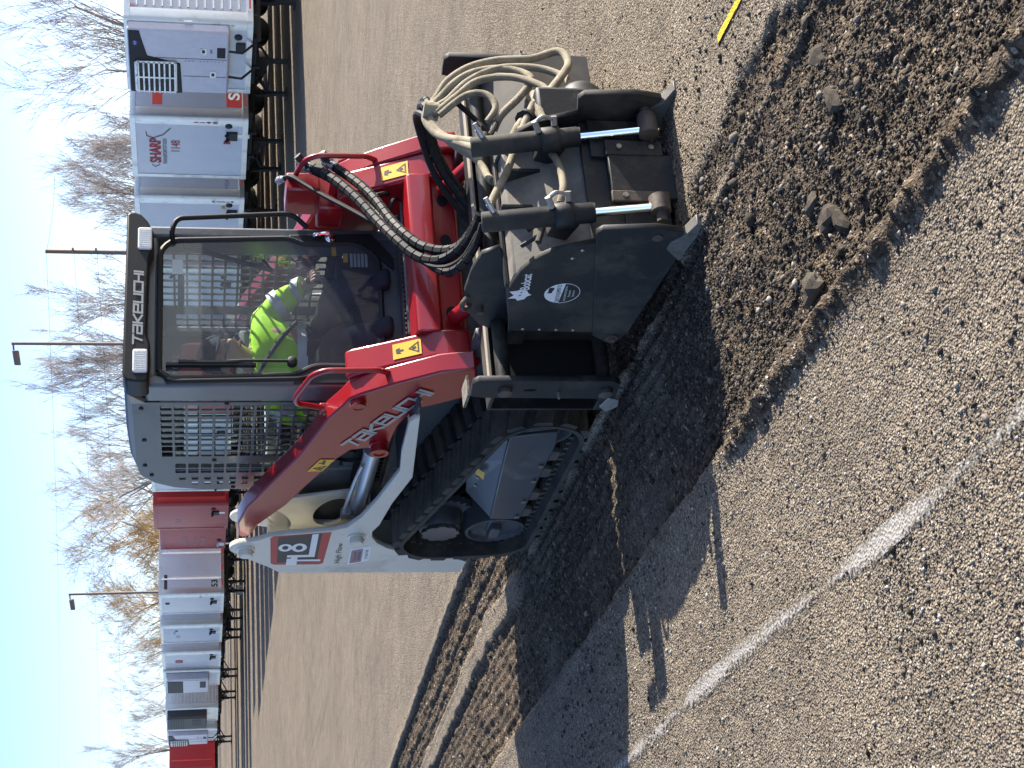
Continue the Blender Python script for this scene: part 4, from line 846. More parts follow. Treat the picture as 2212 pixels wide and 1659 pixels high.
# housing
side_up = [(-1.05, .537), (-1.363, .594), (-1.50, .572), (-1.575, .54), (-1.615, .505), (-1.64, .479), (-1.707, .337), (-1.04, .19)]
side_lo = [(-1.707, .337), (-1.78, .351), (-1.805, .333), (-1.824, .142), (-1.804, .041), (-1.617, .015), (-1.072, .058), (-1.004, .072), (-.98, .127), (-1.035, .193)]
for s, xx in ((0, .03), (1, .60)):
    up = plate('side_plate', [side_up], xx, .016, M_PLAN, PL, bev=.002)
    lo = plate('side_skid', [side_lo], xx-.010 if s == 0 else xx+.010, .018, M_PLAN, PL, bev=.003)
    for (y, z) in ((-1.066, .484), (-1.064, .416), (-1.062, .348), (-1.061, .279), (-1.60, .40), (-1.655, .375)): MB().lathe((xx+(-.008 if s == 0 else .008), y, z), (-1 if s == 0 else 1, 0, 0), [(0, .008), (.006, .008), (.008, .004)], 8).build('plate_bolt', M_BOLT, up)
    mb = MB(); mb.lathe((xx-.018 if s == 0 else xx+.018, -1.02, .115), (-1 if s == 0 else 1, 0, 0), [(0, .026), (.012, .026), (.012, .016), (.022, .015)], 14); mb.lathe((xx-.018 if s == 0 else xx+.018, -1.765, .125), (-1 if s == 0 else 1, 0, 0), [(0, .022), (.008, .020)], 14); mb.build('skid_bolt', M_RUST, lo)
    # worn toe at the front of the skid
    mb = MB(); mb.prism([(-1.62, .005), (-1.70, .075), (-1.745, .07), (-1.80, .028), (-1.872, .008), (-1.868, -.012), (-1.79, -.016)], *sorted((xx-.03 if s == 0 else xx+.03, xx+.012 if s == 0 else xx-.012))); mb.build('skid_toe', M_TOE, lo, .003)
# drum and teeth inside
dr = MB().cyl((.06, -1.38, .20), (.57, -1.38, .20), .19, 28).build('cutting_drum', M_RUST, PL)
for k in range(36):
    a_ = 2*math.pi*k*.382; xx = .08+.47*k/35; c_ = Vector((xx, -1.38+.19*math.cos(a_), .20+.19*math.sin(a_))); d_ = Vector((0, math.cos(a_)*.8-math.sin(a_)*.5, math.sin(a_)*.8+math.cos(a_)*.5)).normalized()
    MB().tube([c_, c_+d_*.045], [.016, .006], 8).build('cutting_tooth', M_STEEL, dr)
# hood: top deck, slanted front, lower front sheets
hood = [(-1.04, .20), (-1.05, .535), (-1.36, .590), (-1.44, .585), (-1.62, .30), (-1.60, .285), (-1.42, .56), (-1.09, .51), (-1.07, .20)]
mb = MB(); mb.prism(hood, .04, .59); hd = mb.build('hood', M_PLANTOP, PL, .008)
mb = MB(); mb.box(.04, .59, -1.375, -1.345, .592, .606); mb.box(.30, .315, -1.50, -1.36, .50, .62); mb.box(.45, .465, -1.52, -1.38, .46, .60); mb.build('hood_rib', M_PLAN, hd, .003)
mb = MB(); mb.box(.045, .585, -1.655, -1.635, .06, .33); mb.prism([(-1.66, .02), (-1.67, .20), (-1.655, .20), (-1.645, .02)], .045, .585); mb.build('front_sheet', M_PLAN, PL, .003)
mb = MB(); mb.box(.22, .415, -1.70, -1.672, -.005, .245); mb.build('front_flap', M_PLAN, PL, .004)
for (x0, x1) in ((.205, .25), (.41, .475)):
    mb = MB(); mb.box(x0, x1, -1.705, -1.69, .03, .250); o_ = mb.build('flap_bracket', M_RUST if x0 < .3 else M_PLAN, PL, .003)
    for zz in (.075, .20): MB().lathe(((x0+x1)/2, -1.705, zz), (0, -1, 0), [(0, .011), (.009, .011)], 6).build('bracket_bolt', M_BOLT, o_)
mb = MB(); mb.box(.42, .585, -1.675, -1.662, .06, .30); mb.prism([(-1.675, .05), (-1.72, .06), (-1.72, .075), (-1.675, .09)], .47, .58); mb.build('guide_plate', M_PLAN, PL, .003)
# quarter-round bracket that holds the housing on the carriage
qr = [(-.95, .50), (-.93, .545), (-1.00, .64), (-1.10, .705), (-1.25, .738), (-1.40, .735), (-1.52, .715), (-1.56, .66), (-1.42, .585), (-1.36, .575), (-1.06, .52)]
qr = [(-6.244+(y+6.244)*1.039, 1.75-(1.75-z)*1.039) for y, z in qr]
plate('pivot_bracket', [qr], .20, .016, M_PLAN, PL, bev=.003)
mb = MB(); mb.tube(crom([(.19, -.95, .66), (.165, -.96, .69), (.165, -1.0, .705), (.19, -1.02, .68)]), .010, 8); mb.lathe((.192, -.93, .62), (-1, 0, 0), [(0, .016), (.03, .014)], 10); mb.build('lifting_eye', M_RUST, PL)
mb = MB(); mb.box(.10, .53, -1.06, -.78, .42, .50); mb.box(.12, .17, -1.1, -.78, .06, .5); mb.box(.45, .50, -1.1, -.78, .06, .5); mb.build('slide_carriage', M_PLAN, PL, .01)
# motor block on the far side
mb = MB(); mb.box(.62, .86, -1.52, -1.22, .12, .44); mb.lathe((.62, -1.38, .22), (1, 0, 0), [(0, .13), (.16, .13), (.20, .10), (.30, .09), (.34, .06)], 20); mb.build('drive_motor', M_PLAN, PL, .015)
mb = MB(); mb.box(.64, 1.40, -1.05, -1.03, .06, .36); mb.prism([(-1.05, .36), (-.80, .50), (-.80, .48), (-1.04, .345)], .66, 1.42); mb.build('rear_skirt', mat('grey_dusty_sheet', (.09, .086, .078), .7, dirt=(.18, .155, .12), dirt_amt=.4), PL, .004)
# lift cylinders
for k, (xx, y0, z0, y1, z1) in enumerate(((.135, -1.645, .735, -1.775, .100), (.505, -1.585, .735, -1.735, .085))):
    p0 = Vector((xx, y0, z0)); p1 = Vector((xx, y1, z1)); d = (p1-p0).normalized(); ln = (p1-p0).length
    cyo = MB().lathe(p0, d, [(0, .033), (.004, .038), (.40, .038), (.404, .036), (.412, .036)], 22).build('depth_cylinder', M_PLAN, PL)
    MB().cyl(p0+d*.41, p1, .0175, 16).build('rod', M_CHROME, cyo)
    sg = -1 if k == 0 else 1
    mb = MB(); mb.lathe(p1+Vector((.045, 0, 0)), (-1, 0, 0), [(0, .030), (.004, .038), (.068, .038), (.072, .030), (.072, .020), (.11, .020)] if k == 0 else [(-.06, .020), (-.02, .020), (-.02, .034), (.0, .038), (.07, .038), (.074, .03)], 20); mb.build('rod_eye', M_RUST, cyo)
    q = p0+d*.30
    mb = MB(); mb.lathe(q-d*.035, d, [(0, .045), (.004, .048), (.066, .048), (.07, .045)], 20); mb.build('clamp_ring', M_PLAN, cyo)
    mb = MB(); mb.prism([(q.y-.02, q.z+.03), (q.y+.10, q.z+.05), (q.y+.13, q.z-.03), (q.y+.02, q.z-.06)], q.x-.03, q.x+.03); mb.build('clamp_mount', M_PLAN, cyo, .006)
    mb = MB(); mb.lathe(q+Vector((.01, -.03, .05)), (.5, -.6, .4), [(0, .012), (.045, .012)], 8); mb.lathe(q+Vector((.035, -.04, -.01)), (.6, -.6, .1), [(0, .012), (.035, .012)], 8); mb.tube(crom([q+Vector((.03, -.055, .07)), q+Vector((.05, -.07, .04)), q+Vector((.05, -.06, 0))]), .008, 6); mb.build('hose_fitting', M_STEEL, cyo)
    MB().lathe(p0+d*.04+Vector((.02, -.03, 0)), (.5, -.4, .4), [(0, .012), (.035, .012), (.035, .009), (.06, .009)], 8).build('hose_fitting', M_STEEL, cyo)
# T handle on the hood
mb = MB(); mb.tube([(.13, -1.50, .56), (.13, -1.585, .50)], .009, 8); mb.tube([(.09, -1.59, .52), (.17, -1.59, .49)], .012, 8); mb.tube([(.2, -1.5, .53), (.22, -1.57, .47), (.20, -1.60, .42)], .012, 8); mb.build('locking_handle', M_PLAN, PL)
# maker name, emblem and dealer roundel on the side plate
sp = [o for o in PL.children if o.name.startswith('side_plate')][0]; x = .0195
text('maker_name', 'Bobcat', (x, -1.425, .523), (0, -1, .10), (0, .10, 1), .034, M_WHITEP, sp, width=.115, bold=.02)
em = [(-1.30, .585), (-1.325, .566), (-1.352, .588), (-1.358, .560), (-1.372, .545), (-1.362, .522), (-1.340, .512), (-1.330, .498), (-1.318, .514), (-1.298, .520), (-1.285, .545), (-1.302, .556)]
MB().add([(x, y, z+.002) for y, z in em], [tuple(range(len(em)))]).build('cat_emblem', M_WHITEP, sp, smooth=False)
mb = MB(); mb.add([(x-.0006, y, z) for y, z in ((-1.318, .552), (-1.332, .545), (-1.328, .538))], [(0, 1, 2)]); mb.add([(x-.0006, y, z) for y, z in ((-1.345, .548), (-1.354, .540), (-1.342, .540))], [(0, 1, 2)]); mb.build('emblem_eye', M_INK, sp, smooth=False)
cc = (-1.345, .385)
MB().add([(x, cc[0]+.072*math.cos(t), cc[1]+.068*math.sin(t)) for t in np.linspace(0, math.pi, 18)], [tuple(range(18))]).build('dealer_roundel', M_WHITEP, sp, smooth=False)
MB().tube([(x, cc[0]+.072*math.cos(t), cc[1]+.068*math.sin(t)) for t in np.linspace(math.pi, 2*math.pi, 18)], .0015, 4).build('dealer_roundel', M_WHITEP, sp)
MB().add([(x-.0008, -1.345+.022*a_-.012, .425+b_*.02) for a_, b_ in ((-.5, 0), (.5, 0), (.6, .6), (.5, 1), (0, .7), (-.5, 1), (-.6, .6))], [tuple(range(7))]).build('cat_emblem', M_INK, sp, smooth=False)
MB().box(x-.001, x-.0008, -1.385, -1.365, .422, .442).build('emblem_square', M_INK, sp)
text('roundel_lettering', 'CARLETON EQUIPMENT CO.', (x-.0008, -1.345, .392), (0, -1, .10), (0, .10, 1), .016, M_INK, sp, width=.128)
for k, (t_, w_) in enumerate((('SALES SERVICE RENTAL', .11), ('Rochester', .05), ('Syracuse', .045))): text('roundel_lettering', t_, (x-.0008, -1.345, .368-.015*k), (0, -1, .10), (0, .10, 1), .008, M_WHITEP, sp, width=w_)
# sleeved hoses: a dusty bundle looping out over the far side
def those(pts, r, fitted=True): return hose(pts, r, 'sleeved_hose', M_TANHOSE, PL, n=10, sag=7)
those([(.70, -1.35, .60), (.80, -1.22, .66), (.92, -1.08, .745), (1.02, -1.02, .785), (1.085, -1.0, .79), (1.14, -1.0, .76), (1.20, -1.0, .725), (1.26, -1.02, .68), (1.31, -1.05, .59), (1.33, -1.08, .47), (1.315, -1.12, .33), (1.32, -1.17, .22), (1.22, -1.22, .20), (1.08, -1.30, .265), (.95, -1.36, .345), (.83, -1.42, .42), (.72, -1.46, .49)], .0175)
those([(.62, -1.42, .62), (.75, -1.25, .655), (.90, -1.10, .725), (1.0, -1.04, .765), (1.10, -1.02, .77), (1.16, -1.04, .72), (1.22, -1.06, .66), (1.26, -1.08, .58), (1.27, -1.10, .47), (1.22, -1.14, .38), (1.15, -1.18, .36), (1.06, -1.18, .42), (.98, -1.16, .50), (.93, -1.12, .53)], .0165)
those([(1.09, -1.03, .775), (1.13, -1.05, .70), (1.21, -1.08, .61), (1.27, -1.10, .48), (1.25, -1.14, .32), (1.16, -1.20, .22), (1.05, -1.28, .23), (.97, -1.34, .30), (.87, -1.40, .38), (.78, -1.45, .455), (.68, -1.49, .52), (.60, -1.50, .56)], .016)
those([(1.06, -1.04, .76), (1.14, -1.07, .66), (1.20, -1.10, .57), (1.18, -1.16, .44), (1.08, -1.24, .34), (1.0, -1.29, .33), (.95, -1.35, .40), (.88, -1.42, .42), (.80, -1.48, .43), (.66, -1.55, .43)], .016)
those([(1.05, -1.05, .74), (1.12, -1.10, .63), (1.10, -1.14, .55), (1.02, -1.16, .52), (.95, -1.15, .56)], .0145)
those([(.98, -1.02, .74), (.92, -1.0, .66), (.86, -1.02, .60), (.78, -1.06, .575), (.70, -1.12, .575), (.62, -1.20, .575)], .016)
those([(.80, -1.48, .445), (.70, -1.50, .49), (.55, -1.53, .55), (.42, -1.56, .60), (.31, -1.585, .655), (.235, -1.60, .69)], .015)
those([(.66, -1.50, .52), (.58, -1.56, .47), (.48, -1.60, .43), (.38, -1.65, .42), (.26, -1.70, .43), (.19, -1.70, .45)], .0145)
those([(.78, -1.46, .46), (.70, -1.52, .42), (.62, -1.57, .41), (.56, -1.62, .44)], .014)
hose([(.96, -1.14, .52), (.90, -1.18, .54), (.80, -1.26, .585), (.72, -1.38, .63), (.62, -1.50, .66), (.54, -1.58, .69)], .012, 'jumper_hose', M_HOSE, PL)
hose([(1.18, -1.02, .69), (1.10, -1.0, .60), (1.0, -1.02, .54), (.90, -1.05, .52), (.78, -1.10, .48)], .012, 'jumper_hose', M_HOSE, PL)
mb = MB(); mb.tube([(1.09, -1.02, .735), (1.10, -1.02, .80)], .040, 10); mb.build('hose_tie', mat('torn_sleeve', (.30, .26, .18), .95, bump=.5, bump_scale=60), PL)
MB().tube([(.735, -1.47, .475), (.715, -1.485, .49)], .040, 10).build('hose_tie', M_GASKET, PL)

# ================================================================ parked trailers
GZ = -LOT_DROP; TW = 2.6
M_TW = mat('white_trailer_skin', (.66, .67, .69), .35, metal=.0, coat=.2, dirt=(.48, .46, .42), dirt_amt=.15, dirt_scale=.8)
M_TB = mat('bluish_trailer_skin', (.56, .60, .66), .4, coat=.15, dirt=(.45, .46, .47), dirt_amt=.2, dirt_scale=.8)
M_TRED = mat('red_trailer_skin', (.42, .02, .02), .4, coat=.15, dirt=(.30, .05, .04), dirt_amt=.2, dirt_scale=.9)
M_ALU = mat('mill_aluminium', (.62, .62, .60), .32, metal=.85, dirt=(.4, .38, .34), dirt_amt=.25, dirt_scale=3)
M_UNDER = mat('black_underframe', (.012, .012, .013), .7, dirt=(.05, .045, .04), dirt_amt=.2, dirt_scale=3)
M_TYRE = mat('tyre', (.014, .014, .014), .8)
M_REEF = mat('reefer_white', (.62, .61, .66), .35, coat=.2)
def thing2(name, label, cat, loc, group=None):
    o = bpy.data.objects.new(name, None); col.objects.link(o); o.location = loc; return tag(o, label, cat, group)
def trailer(x0, y0, label, skin=M_TW, length=13.5, top=4.0, ribs=None, gear_x=2.4, post=None, low=1.12):
    t = thing2('trailer', label, 'trailer', (x0, y0, GZ), 'trailers parked along the lot edge')
    r_ = .12; fp = [(length, 0), (length, TW)]+[(r_-r_*math.sin(a), TW-r_+r_*math.cos(a)) for a in np.linspace(0, math.pi/2, 5)]+[(r_-r_*math.cos(a), r_-r_*math.sin(a)) for a in np.linspace(0, math.pi/2, 5)]
    MB().prism(fp, low+.14, top-.14, axis=2).build('box', skin, t)
    def ring(z0, z1, g): return [(p[0]+(-g if p[0] < 1 else g), p[1]+(-g if p[1] < 1.3 else g)) for p in fp], z0, z1
    p, a, b = ring(low, low+.14, .015); MB().prism(p, a, b, axis=2).build('bottom_rail', M_ALU if skin is not M_TRED else skin, t, .004)
    p, a, b = ring(top-.14, top, .015); MB().prism(p, a, b, axis=2).build('top_rail', M_ALU if skin is not M_TRED else skin, t, .004)
    for (cx_, cy_) in ((.11, .0), (.11, TW)):
        sg = -1 if cy_ == 0 else 1; w_ = MB()
        arcp = [(r_-(r_+.012)*math.cos(a), (r_-(r_+.012)*math.sin(a)) if sg < 0 else TW-r_+(r_+.012)*math.sin(a)) for a in np.linspace(0, math.pi/2, 5)]
        arcp = [(arcp[0][0], arcp[0][1]+(.10 if sg < 0 else -.10))]+arcp+[(r_+.22, arcp[-1][1])]
        k = len(arcp); w_.add([(p[0], p[1], low+.14) for p in arcp]+[(p[0], p[1], top-.14) for p in arcp], [(i, i+1, i+1+k, i+k) for i in range(k-1)]); w_.build('corner_post', post or M_ALU, t)
    if ribs == 'posts':
        for k in range(10): MB().box(.75+1.22*k, .82+1.22*k, -.022, .004, low+.14, top-.14).build('side_post', skin, t, .004)
    if ribs == 'bands':
        nb = 13
        for k in range(nb): z = low+.32+(top-low-.6)*k/(nb-1); MB().box(.40, length, -.02, .004, z-.022, z+.022).build('side_rib', M_ALU, t, .006)
    # reflective tape dashes along the side
    for k in range(7): MB().box(.45+.75*k, .75+.75*k, -.018, -.0155, low+.05, low+.09).build('reflector_strip', M_REDP, t, smooth=False)
    fr = MB(); fr.box(.2, length-.2, .75, .83, low-.2, low); fr.box(.2, length-.2, 1.77, 1.85, low-.2, low)
    for k in range(14): fr.box(.3+k*.95, .36+k*.95, .05, TW-.05, low-.10, low)
    fr.box(.25, 1.4, .8, 1.8, low-.12, low-.02); fr.build('underframe', M_UNDER, t)
    # landing gear
    for yy in (.62, 1.98):
        lg = MB(); lg.box(gear_x-.07, gear_x+.07, yy-.07, yy+.07, .45, low-.05); lg.box(gear_x-.05, gear_x+.05, yy-.05, yy+.05, .05, .46); lg.box(gear_x-.14, gear_x+.14, yy-.13, yy+.13, .0, .05); lg.build('landing_leg', M_UNDER, t)
    lb = MB(); lb.beam((gear_x, .62, .55), (gear_x, 1.98, .95), .06); lb.beam((gear_x, .62, .95), (gear_x, 1.98, .55), .06); lb.beam((gear_x, .62, .52), (gear_x, 1.98, .52), .05)
    for yy in (.62, 1.98): lb.beam((gear_x, yy, .50), (gear_x+.95, yy, low-.1), .055); lb.beam((gear_x, yy, .60), (gear_x-.55, 1.3 if yy < 1 else 1.3, low-.06), .045)
    lb.build('gear_brace', M_UNDER, t)
    for ax in (length-2.9, length-1.6):
        for yy in (.0, .30, 2.02, 2.32): MB().lathe((ax, yy, .52), (0, 1, 0), [(0, .25), (.02, .45), (.06, .52), (.22, .52), (.26, .45), (.27, .25)], 20).build('wheel', M_TYRE, t)
    bg_ = MB(); bg_.box(length-3.5, length-1.0, .6, .72, .55, .92); bg_.box(length-3.5, length-1.0, 1.88, 2.0, .55, .92); bg_.box(length-2.96, length-2.84, .1, 2.5, .46, .58); bg_.box(length-1.66, length-1.54, .1, 2.5, .46, .58); bg_.build('bogie', M_UNDER, t)
    return t
def tl(mb, name, m, t, **k): return mb.build(name, m, t, **k)
def ftext(t, s, y, z, h, m, w=None, x=-.014, bold=0.): return text('fleet_lettering', s, (x, y, z), (0, -1, 0), (0, 0, 1), h, m, t, width=w, bold=bold)
def gladhands(t, y, z, m=M_GASKET):
    mb = MB(); mb.box(-.06, .0, y-.16, y+.16, z-.12, z+.16); mb.tube([(-.05, y+.1, z+.1), (-.12, y+.12, z+.18)], .04, 8); mb.tube([(-.05, y-.1, z+.1), (-.12, y-.12, z+.18)], .04, 8); mb.build('air_connector', m, t, .01)
    mb = MB(); mb.lathe((0, y-.40, z+.10), (-1, 0, 0), [(0, .09), (.03, .09), (.05, .05)], 14); mb.build('electric_socket', M_GASKET, t)
    mb = MB(); mb.box(-.012, 0, y-.06, y+.10, z-.42, z-.12); mb.build('document_box', M_ALU, t, .004)
def reefer(t, style=0):
    y0_, y1_, z0, z1 = .04, 2.27, 1.66, 3.93
    if style == 1:
        mb = MB(); mb.box(-.5, .0, y0_, y1_, 1.75, 3.9); u = mb.build('cooling_unit', mat('dark_reefer', (.03, .03, .034), .5), t, .04)
        for k in range(6): MB().box(-.515, -.49, y0_+.2, y1_-.2, 3.0+.13*k, 3.05+.13*k).build('grille_slat', M_GASKET, u)
        MB().box(-.512, -.49, y0_+.35, y0_+1.5, 2.05, 2.55).build('service_panel', M_BLACK, u); return u
    if style == 2:
        mb = MB(); mb.box(-.45, .0, y0_, y1_, 1.70, 3.85); u = mb.build('cooling_unit', M_REEF, t, .04)
        MB().box(-.47, -.44, y0_+.10, y1_-.10, 3.0, 3.78).build('grille', M_BLACK, u); MB().box(-.47, -.44, y0_+.25, y0_+1.3, 1.85, 2.15).build('service_panel', M_BLACK, u); return u
    mb = MB(); mb.box(-.26, .0, y0_, y1_, z0, z1); u = mb.build('cooling_unit', M_REEF, t, .05, seg=3)
    X = -.264
    # black top cowl sweeping down round the grille
    pl_ = [(.06, 3.90), (2.25, 3.90), (2.25, 2.72), (1.17, 2.76), (.93, 3.50), (.32, 3.62), (.06, 3.66)]
    MB().prism(pl_, X-.02, X+.01).build('cowl', M_BLACK, u, .01)
    MB().prism(rrect(1.07, 2.21, 2.83, 3.80, .08), X-.06, X-.015).build('grille_frame', M_ALU, u, .01)
    MB().prism(rrect(1.13, 2.15, 2.89, 3.74, .05), X-.065, X-.05).build('grille_opening', M_GASKET, u)
    for k in range(8): MB().box(X-.09, X-.06, 1.09, 2.19, 2.86+.118*k, 2.905+.118*k).build('grille_slat', M_ALU, u, .006)
    MB().box(X-.092, X-.061, 1.59, 1.64, 2.86, 3.78).build('grille_bar', M_ALU, u)
    MB().box(X-.006, X+.01, .56, .92, 1.74, 1.93).build('control_display', M_BLACK, u, .006)
    for (a, b) in ((.62, 2.18), (1.45, 1.96)):
        MB().box(X-.008, X+.01, a-.02, a+.19, b-.02, b+.13).build('latch', M_ALU, u, .004); MB().box(X-.010, X+.0, a+.03, a+.14, b+.02, b+.09).build('latch_pocket', M_GASKET, u)
    for yy in (.98, 1.62): MB().box(X-.003, X+.003, yy, yy+.012, 1.70, 2.70 if yy > 1 else 3.45).build('panel_seam', M_GASKET, u)
    MB().prism([(.46+.09*math.cos(a), 3.76+.055*math.sin(a)) for a in np.linspace(0, 2*math.pi, 20, endpoint=False)], X-.026, X-.018).build('maker_oval', mat('oval_blue', (.02, .05, .30), .4), u)
    text('unit_lettering', 'Carrier', (X-.028, .46, 3.745), (0, -1, 0), (0, 0, 1), .045, M_WHITEP, u, width=.12)
    text('unit_lettering', 'X4', (X-.007, .70, 2.03), (0, -1, 0), (0, 0, 1), .07, M_INK, u)
    for k, ch in enumerate('ARB16493494'[:11]): text('unit_lettering', ch, (X-.007, 1.06, 2.62-.085*k), (0, -1, 0), (0, 0, 1), .05, M_INK, u)
    for yy in (.62, 1.55): MB().tube([(-.3, yy, z0), (-.32, yy+.02, z0-.3), (-.05, yy+.03, z0-.55)], .03, 8).build('drain_hose', M_GASKET, u)
    return u
def brandpanel(t, y0_, y1_, z0, z1, m): MB().box(-.017, -.0145, y0_, y1_, z0, z1).build('red_panel', m, t)

t = trailer(20.5, 21.72, 'white refrigerated trailer with chrome grille cooling unit, nearest in the row', M_TW, ribs='bands', post=M_ALU); reefer(t)
MB().lathe((-.002, .45, 1.45), (-1, 0, 0), [(0, .09), (.04, .09), (.05, .05)], 14).build('electric_socket', M_GASKET, t); MB().box(-.05, 0, .65, .98, 1.28, 1.5).build('air_connector', M_GASKET, t, .02)
MB().box(-.03, .0, -.03, .14, 2.48, 2.66).build('marker_lamp', M_WHITEP, t)
for k, ch in enumerate('J09270'): ftext(t, ch, .06, 2.05-.10*k, .07, mat('brown_print', (.20, .10, .07), .5), x=-.016)
text('fleet_lettering', 'R', (.40, -.024, 3.74), (1, 0, 0), (0, 0, 1), .12, M_REDP, t)
t = trailer(20.5, 25.38, 'white dry van trailer with a red transport company logo and number 1148', M_TW, ribs=None)
ftext(t, 'SHARP', 1.35, 3.28, .26, M_REDP, 1.05, bold=.035); ftext(t, 'TRANSPORTATION', 1.38, 3.12, .10, M_INK, 1.10); ftext(t, '1148', 1.15, 2.80, .22, M_REDP, .46)
mb = MB(); mb.tube([(-.016, y, z) for y, z in ((.55, 3.62), (.72, 3.60), (.80, 3.45), (.66, 3.20), (.50, 3.10), (.38, 3.02))], .010, 4); mb.tube([(-.016, y, z) for y, z in ((1.95, 3.50), (2.05, 3.42), (1.95, 3.30))], .008, 4); mb.build('logo_swoosh', M_INK, t)
for k, ch in enumerate('1148'): ftext(t, ch, .11, 2.34-.155*k, .115, M_REDP, x=-.016, bold=.02)
gladhands(t, .62, 1.50); MB().box(-.014, 0, .88, .98, 1.55, 1.72).build('document_box', M_REDP, t)
MB().box(.42, 1.6, -.006, -.003, 3.22, 3.46).build('red_panel', M_REDP, t); MB().box(.40, 2.6, -.006, -.003, 1.28, 1.66).build('red_panel', M_REDP, t)
text('fleet_lettering', 'SHARP', (.62, -.008, 1.34), (1, 0, 0), (0, 0, 1), .26, M_WHITEP, t, width=1.5, align='LEFT', bold=.03)
t = trailer(20.5, 28.9, 'white dry van trailer numbered P2314, half hidden behind the cab', M_TW, ribs=None)
for k, ch in enumerate('P2314'): ftext(t, ch, .10, 1.88-.12*k, .09, M_INK, x=-.016, bold=.02)
gladhands(t, .65, 1.42); MB().box(-.03, 0, .32, .42, 1.62, 1.72).build('marker_lamp', mat('amber_lamp', (.65, .30, .03), .3), t)
MB().prism([(1.75, 3.35), (2.15, 3.35), (2.15, 3.66), (1.75, 3.66)], -.017, -.014).build('red_panel', M_REDP, t); MB().add([(-.019, y, z) for y, z in ((1.98, 3.60), (1.88, 3.40), (2.06, 3.42))], [(0, 1, 2)]).build('logo_swoosh', M_WHITEP, t)
text('fleet_lettering', 'MIX', (.50, -.006, 1.52), (1, 0, 0), (0, 0, 1), .12, mat('purple_print', (.10, .05, .25), .5), t, width=.3)
HID = ['first', 'second', 'third', 'fourth']
for k, (yy, sk) in enumerate(((32.6, M_TW), (36.3, M_TB), (39.9, M_TRED), (42.9, M_TW))):
    t = trailer(20.6, yy, ['white trailer seen through the right cab guard, next after P2314', 'pale blue trailer seen through the cab glass', 'red trailer seen through the rear window of the cab', 'white trailer behind the cab mesh next to the red one'][k], sk); gladhands(t, .9, 1.5)
t = trailer(20.5, 46.3, 'plain white trailer just left of the cab, before the red trailers', M_TW); gladhands(t, 2.1, 1.5)
t = trailer(20.5, 50.2, 'tall dark red trailer, nearer of the two red ones left of the cab', M_TRED, post=M_TRED); gladhands(t, .8, 1.6); ftext(t, '153', 1.7, 2.95, .2, mat('pinkish_print', (.6, .35, .33), .6))
t = trailer(21.6, 55.3, 'lower red storage trailer with white stencilled words, farther of the two', M_TRED, top=3.86, post=M_TRED)
for k, s in enumerate(('YANKEE', 'STORAGE', 'TRAILER')): ftext(t, s, 1.6, 2.7-.30*k-(.1 if k else 0), .16, mat('pinkish_print', (.6, .35, .33), .6), .85, bold=.02)
gladhands(t, 1.9, 1.3, M_WHITEP)
t = trailer(20.5, 60.75, 'white trailer showing its long sunlit side marked 53', M_TW, ribs='posts'); gladhands(t, .9, 1.55)
text('fleet_lettering', '53', (.55, -.006, 1.42), (1, 0, 0), (0, 0, 1), .26, M_INK, t, bold=.03); MB().box(.30, 1.0, -.012, -.004, 3.62, 3.76).build('dark_plate', M_INK, t); ftext(t, '53711', .14, 2.1, .10, M_INK, x=-.016)
MB().lathe((-.002, 1.0, 3.62), (-1, 0, 0), [(0, .10), (.03, .10)], 14).build('vent', M_GASKET, t)
t = trailer(20.45, 65.0, 'pale bluish trailer with small markings high on its front', M_TB); gladhands(t, .9, 1.55); ftext(t, 'PENN', .9, 3.30, .12, M_SILVER); ftext(t, 'RX', 1.5, 3.1, .2, M_SILVER); MB().box(-.017, -.014, .55, .70, 3.2, 3.32).build('dark_plate', M_INK, t)
t = trailer(20.5, 69.4, 'white trailer with a small red badge on its front', M_TW); gladhands(t, .7, 1.5); MB().prism(rrect(1.1, 1.5, 3.0, 3.36, .06), -.02, -.013).build('red_panel', M_REDP, t); ftext(t, '7', 1.3, 3.08, .2, M_WHITEP, x=-.023)
t = trailer(20.5, 72.6, 'white trailer with black louvred cooling unit high on its front', M_TW); reefer(t, 2)
t = trailer(20.5, 79.85, 'ribbed aluminium trailer with an open black cooling unit', M_ALU, ribs='bands'); reefer(t, 1)
t = trailer(20.5, 84.4, 'far refrigerated trailer with a chrome grille, beside the red side at the frame edge', M_TW); reefer(t, 0)
t = trailer(20.5, 95.0, 'bright red trailer side at the far left end of the row', M_TRED, post=M_TRED, ribs='posts')

# ================================================================ trees, poles and wires beyond the trailers
def bark(name, c0, c1):
    m = bpy.data.materials.new(name); m.use_nodes = True; n = m.node_tree.nodes; l = m.node_tree.links; b = n['Principled BSDF']; b.inputs['Roughness'].default_value = .9
    tc = n.new('ShaderNodeTexCoord'); q = n.new('ShaderNodeTexNoise'); q.inputs['Scale'].default_value = 3; q.inputs['Detail'].default_value = 5; l.new(tc.outputs['Object'], q.inputs['Vector'])
    r_ = n.new('ShaderNodeValToRGB'); r_.color_ramp.elements[0].color = (*c0, 1); r_.color_ramp.elements[1].color = (*c1, 1); r_.color_ramp.elements[0].position = .3; r_.color_ramp.elements[1].position = .7; l.new(q.outputs['Fac'], r_.inputs['Fac']); l.new(r_.outputs['Color'], b.inputs['Base Color']); return m
M_BARK = bark('grey_bark', (.20, .18, .175), (.33, .30, .29)); M_GOLD = bark('golden_twigs', (.32, .21, .09), (.48, .34, .16))
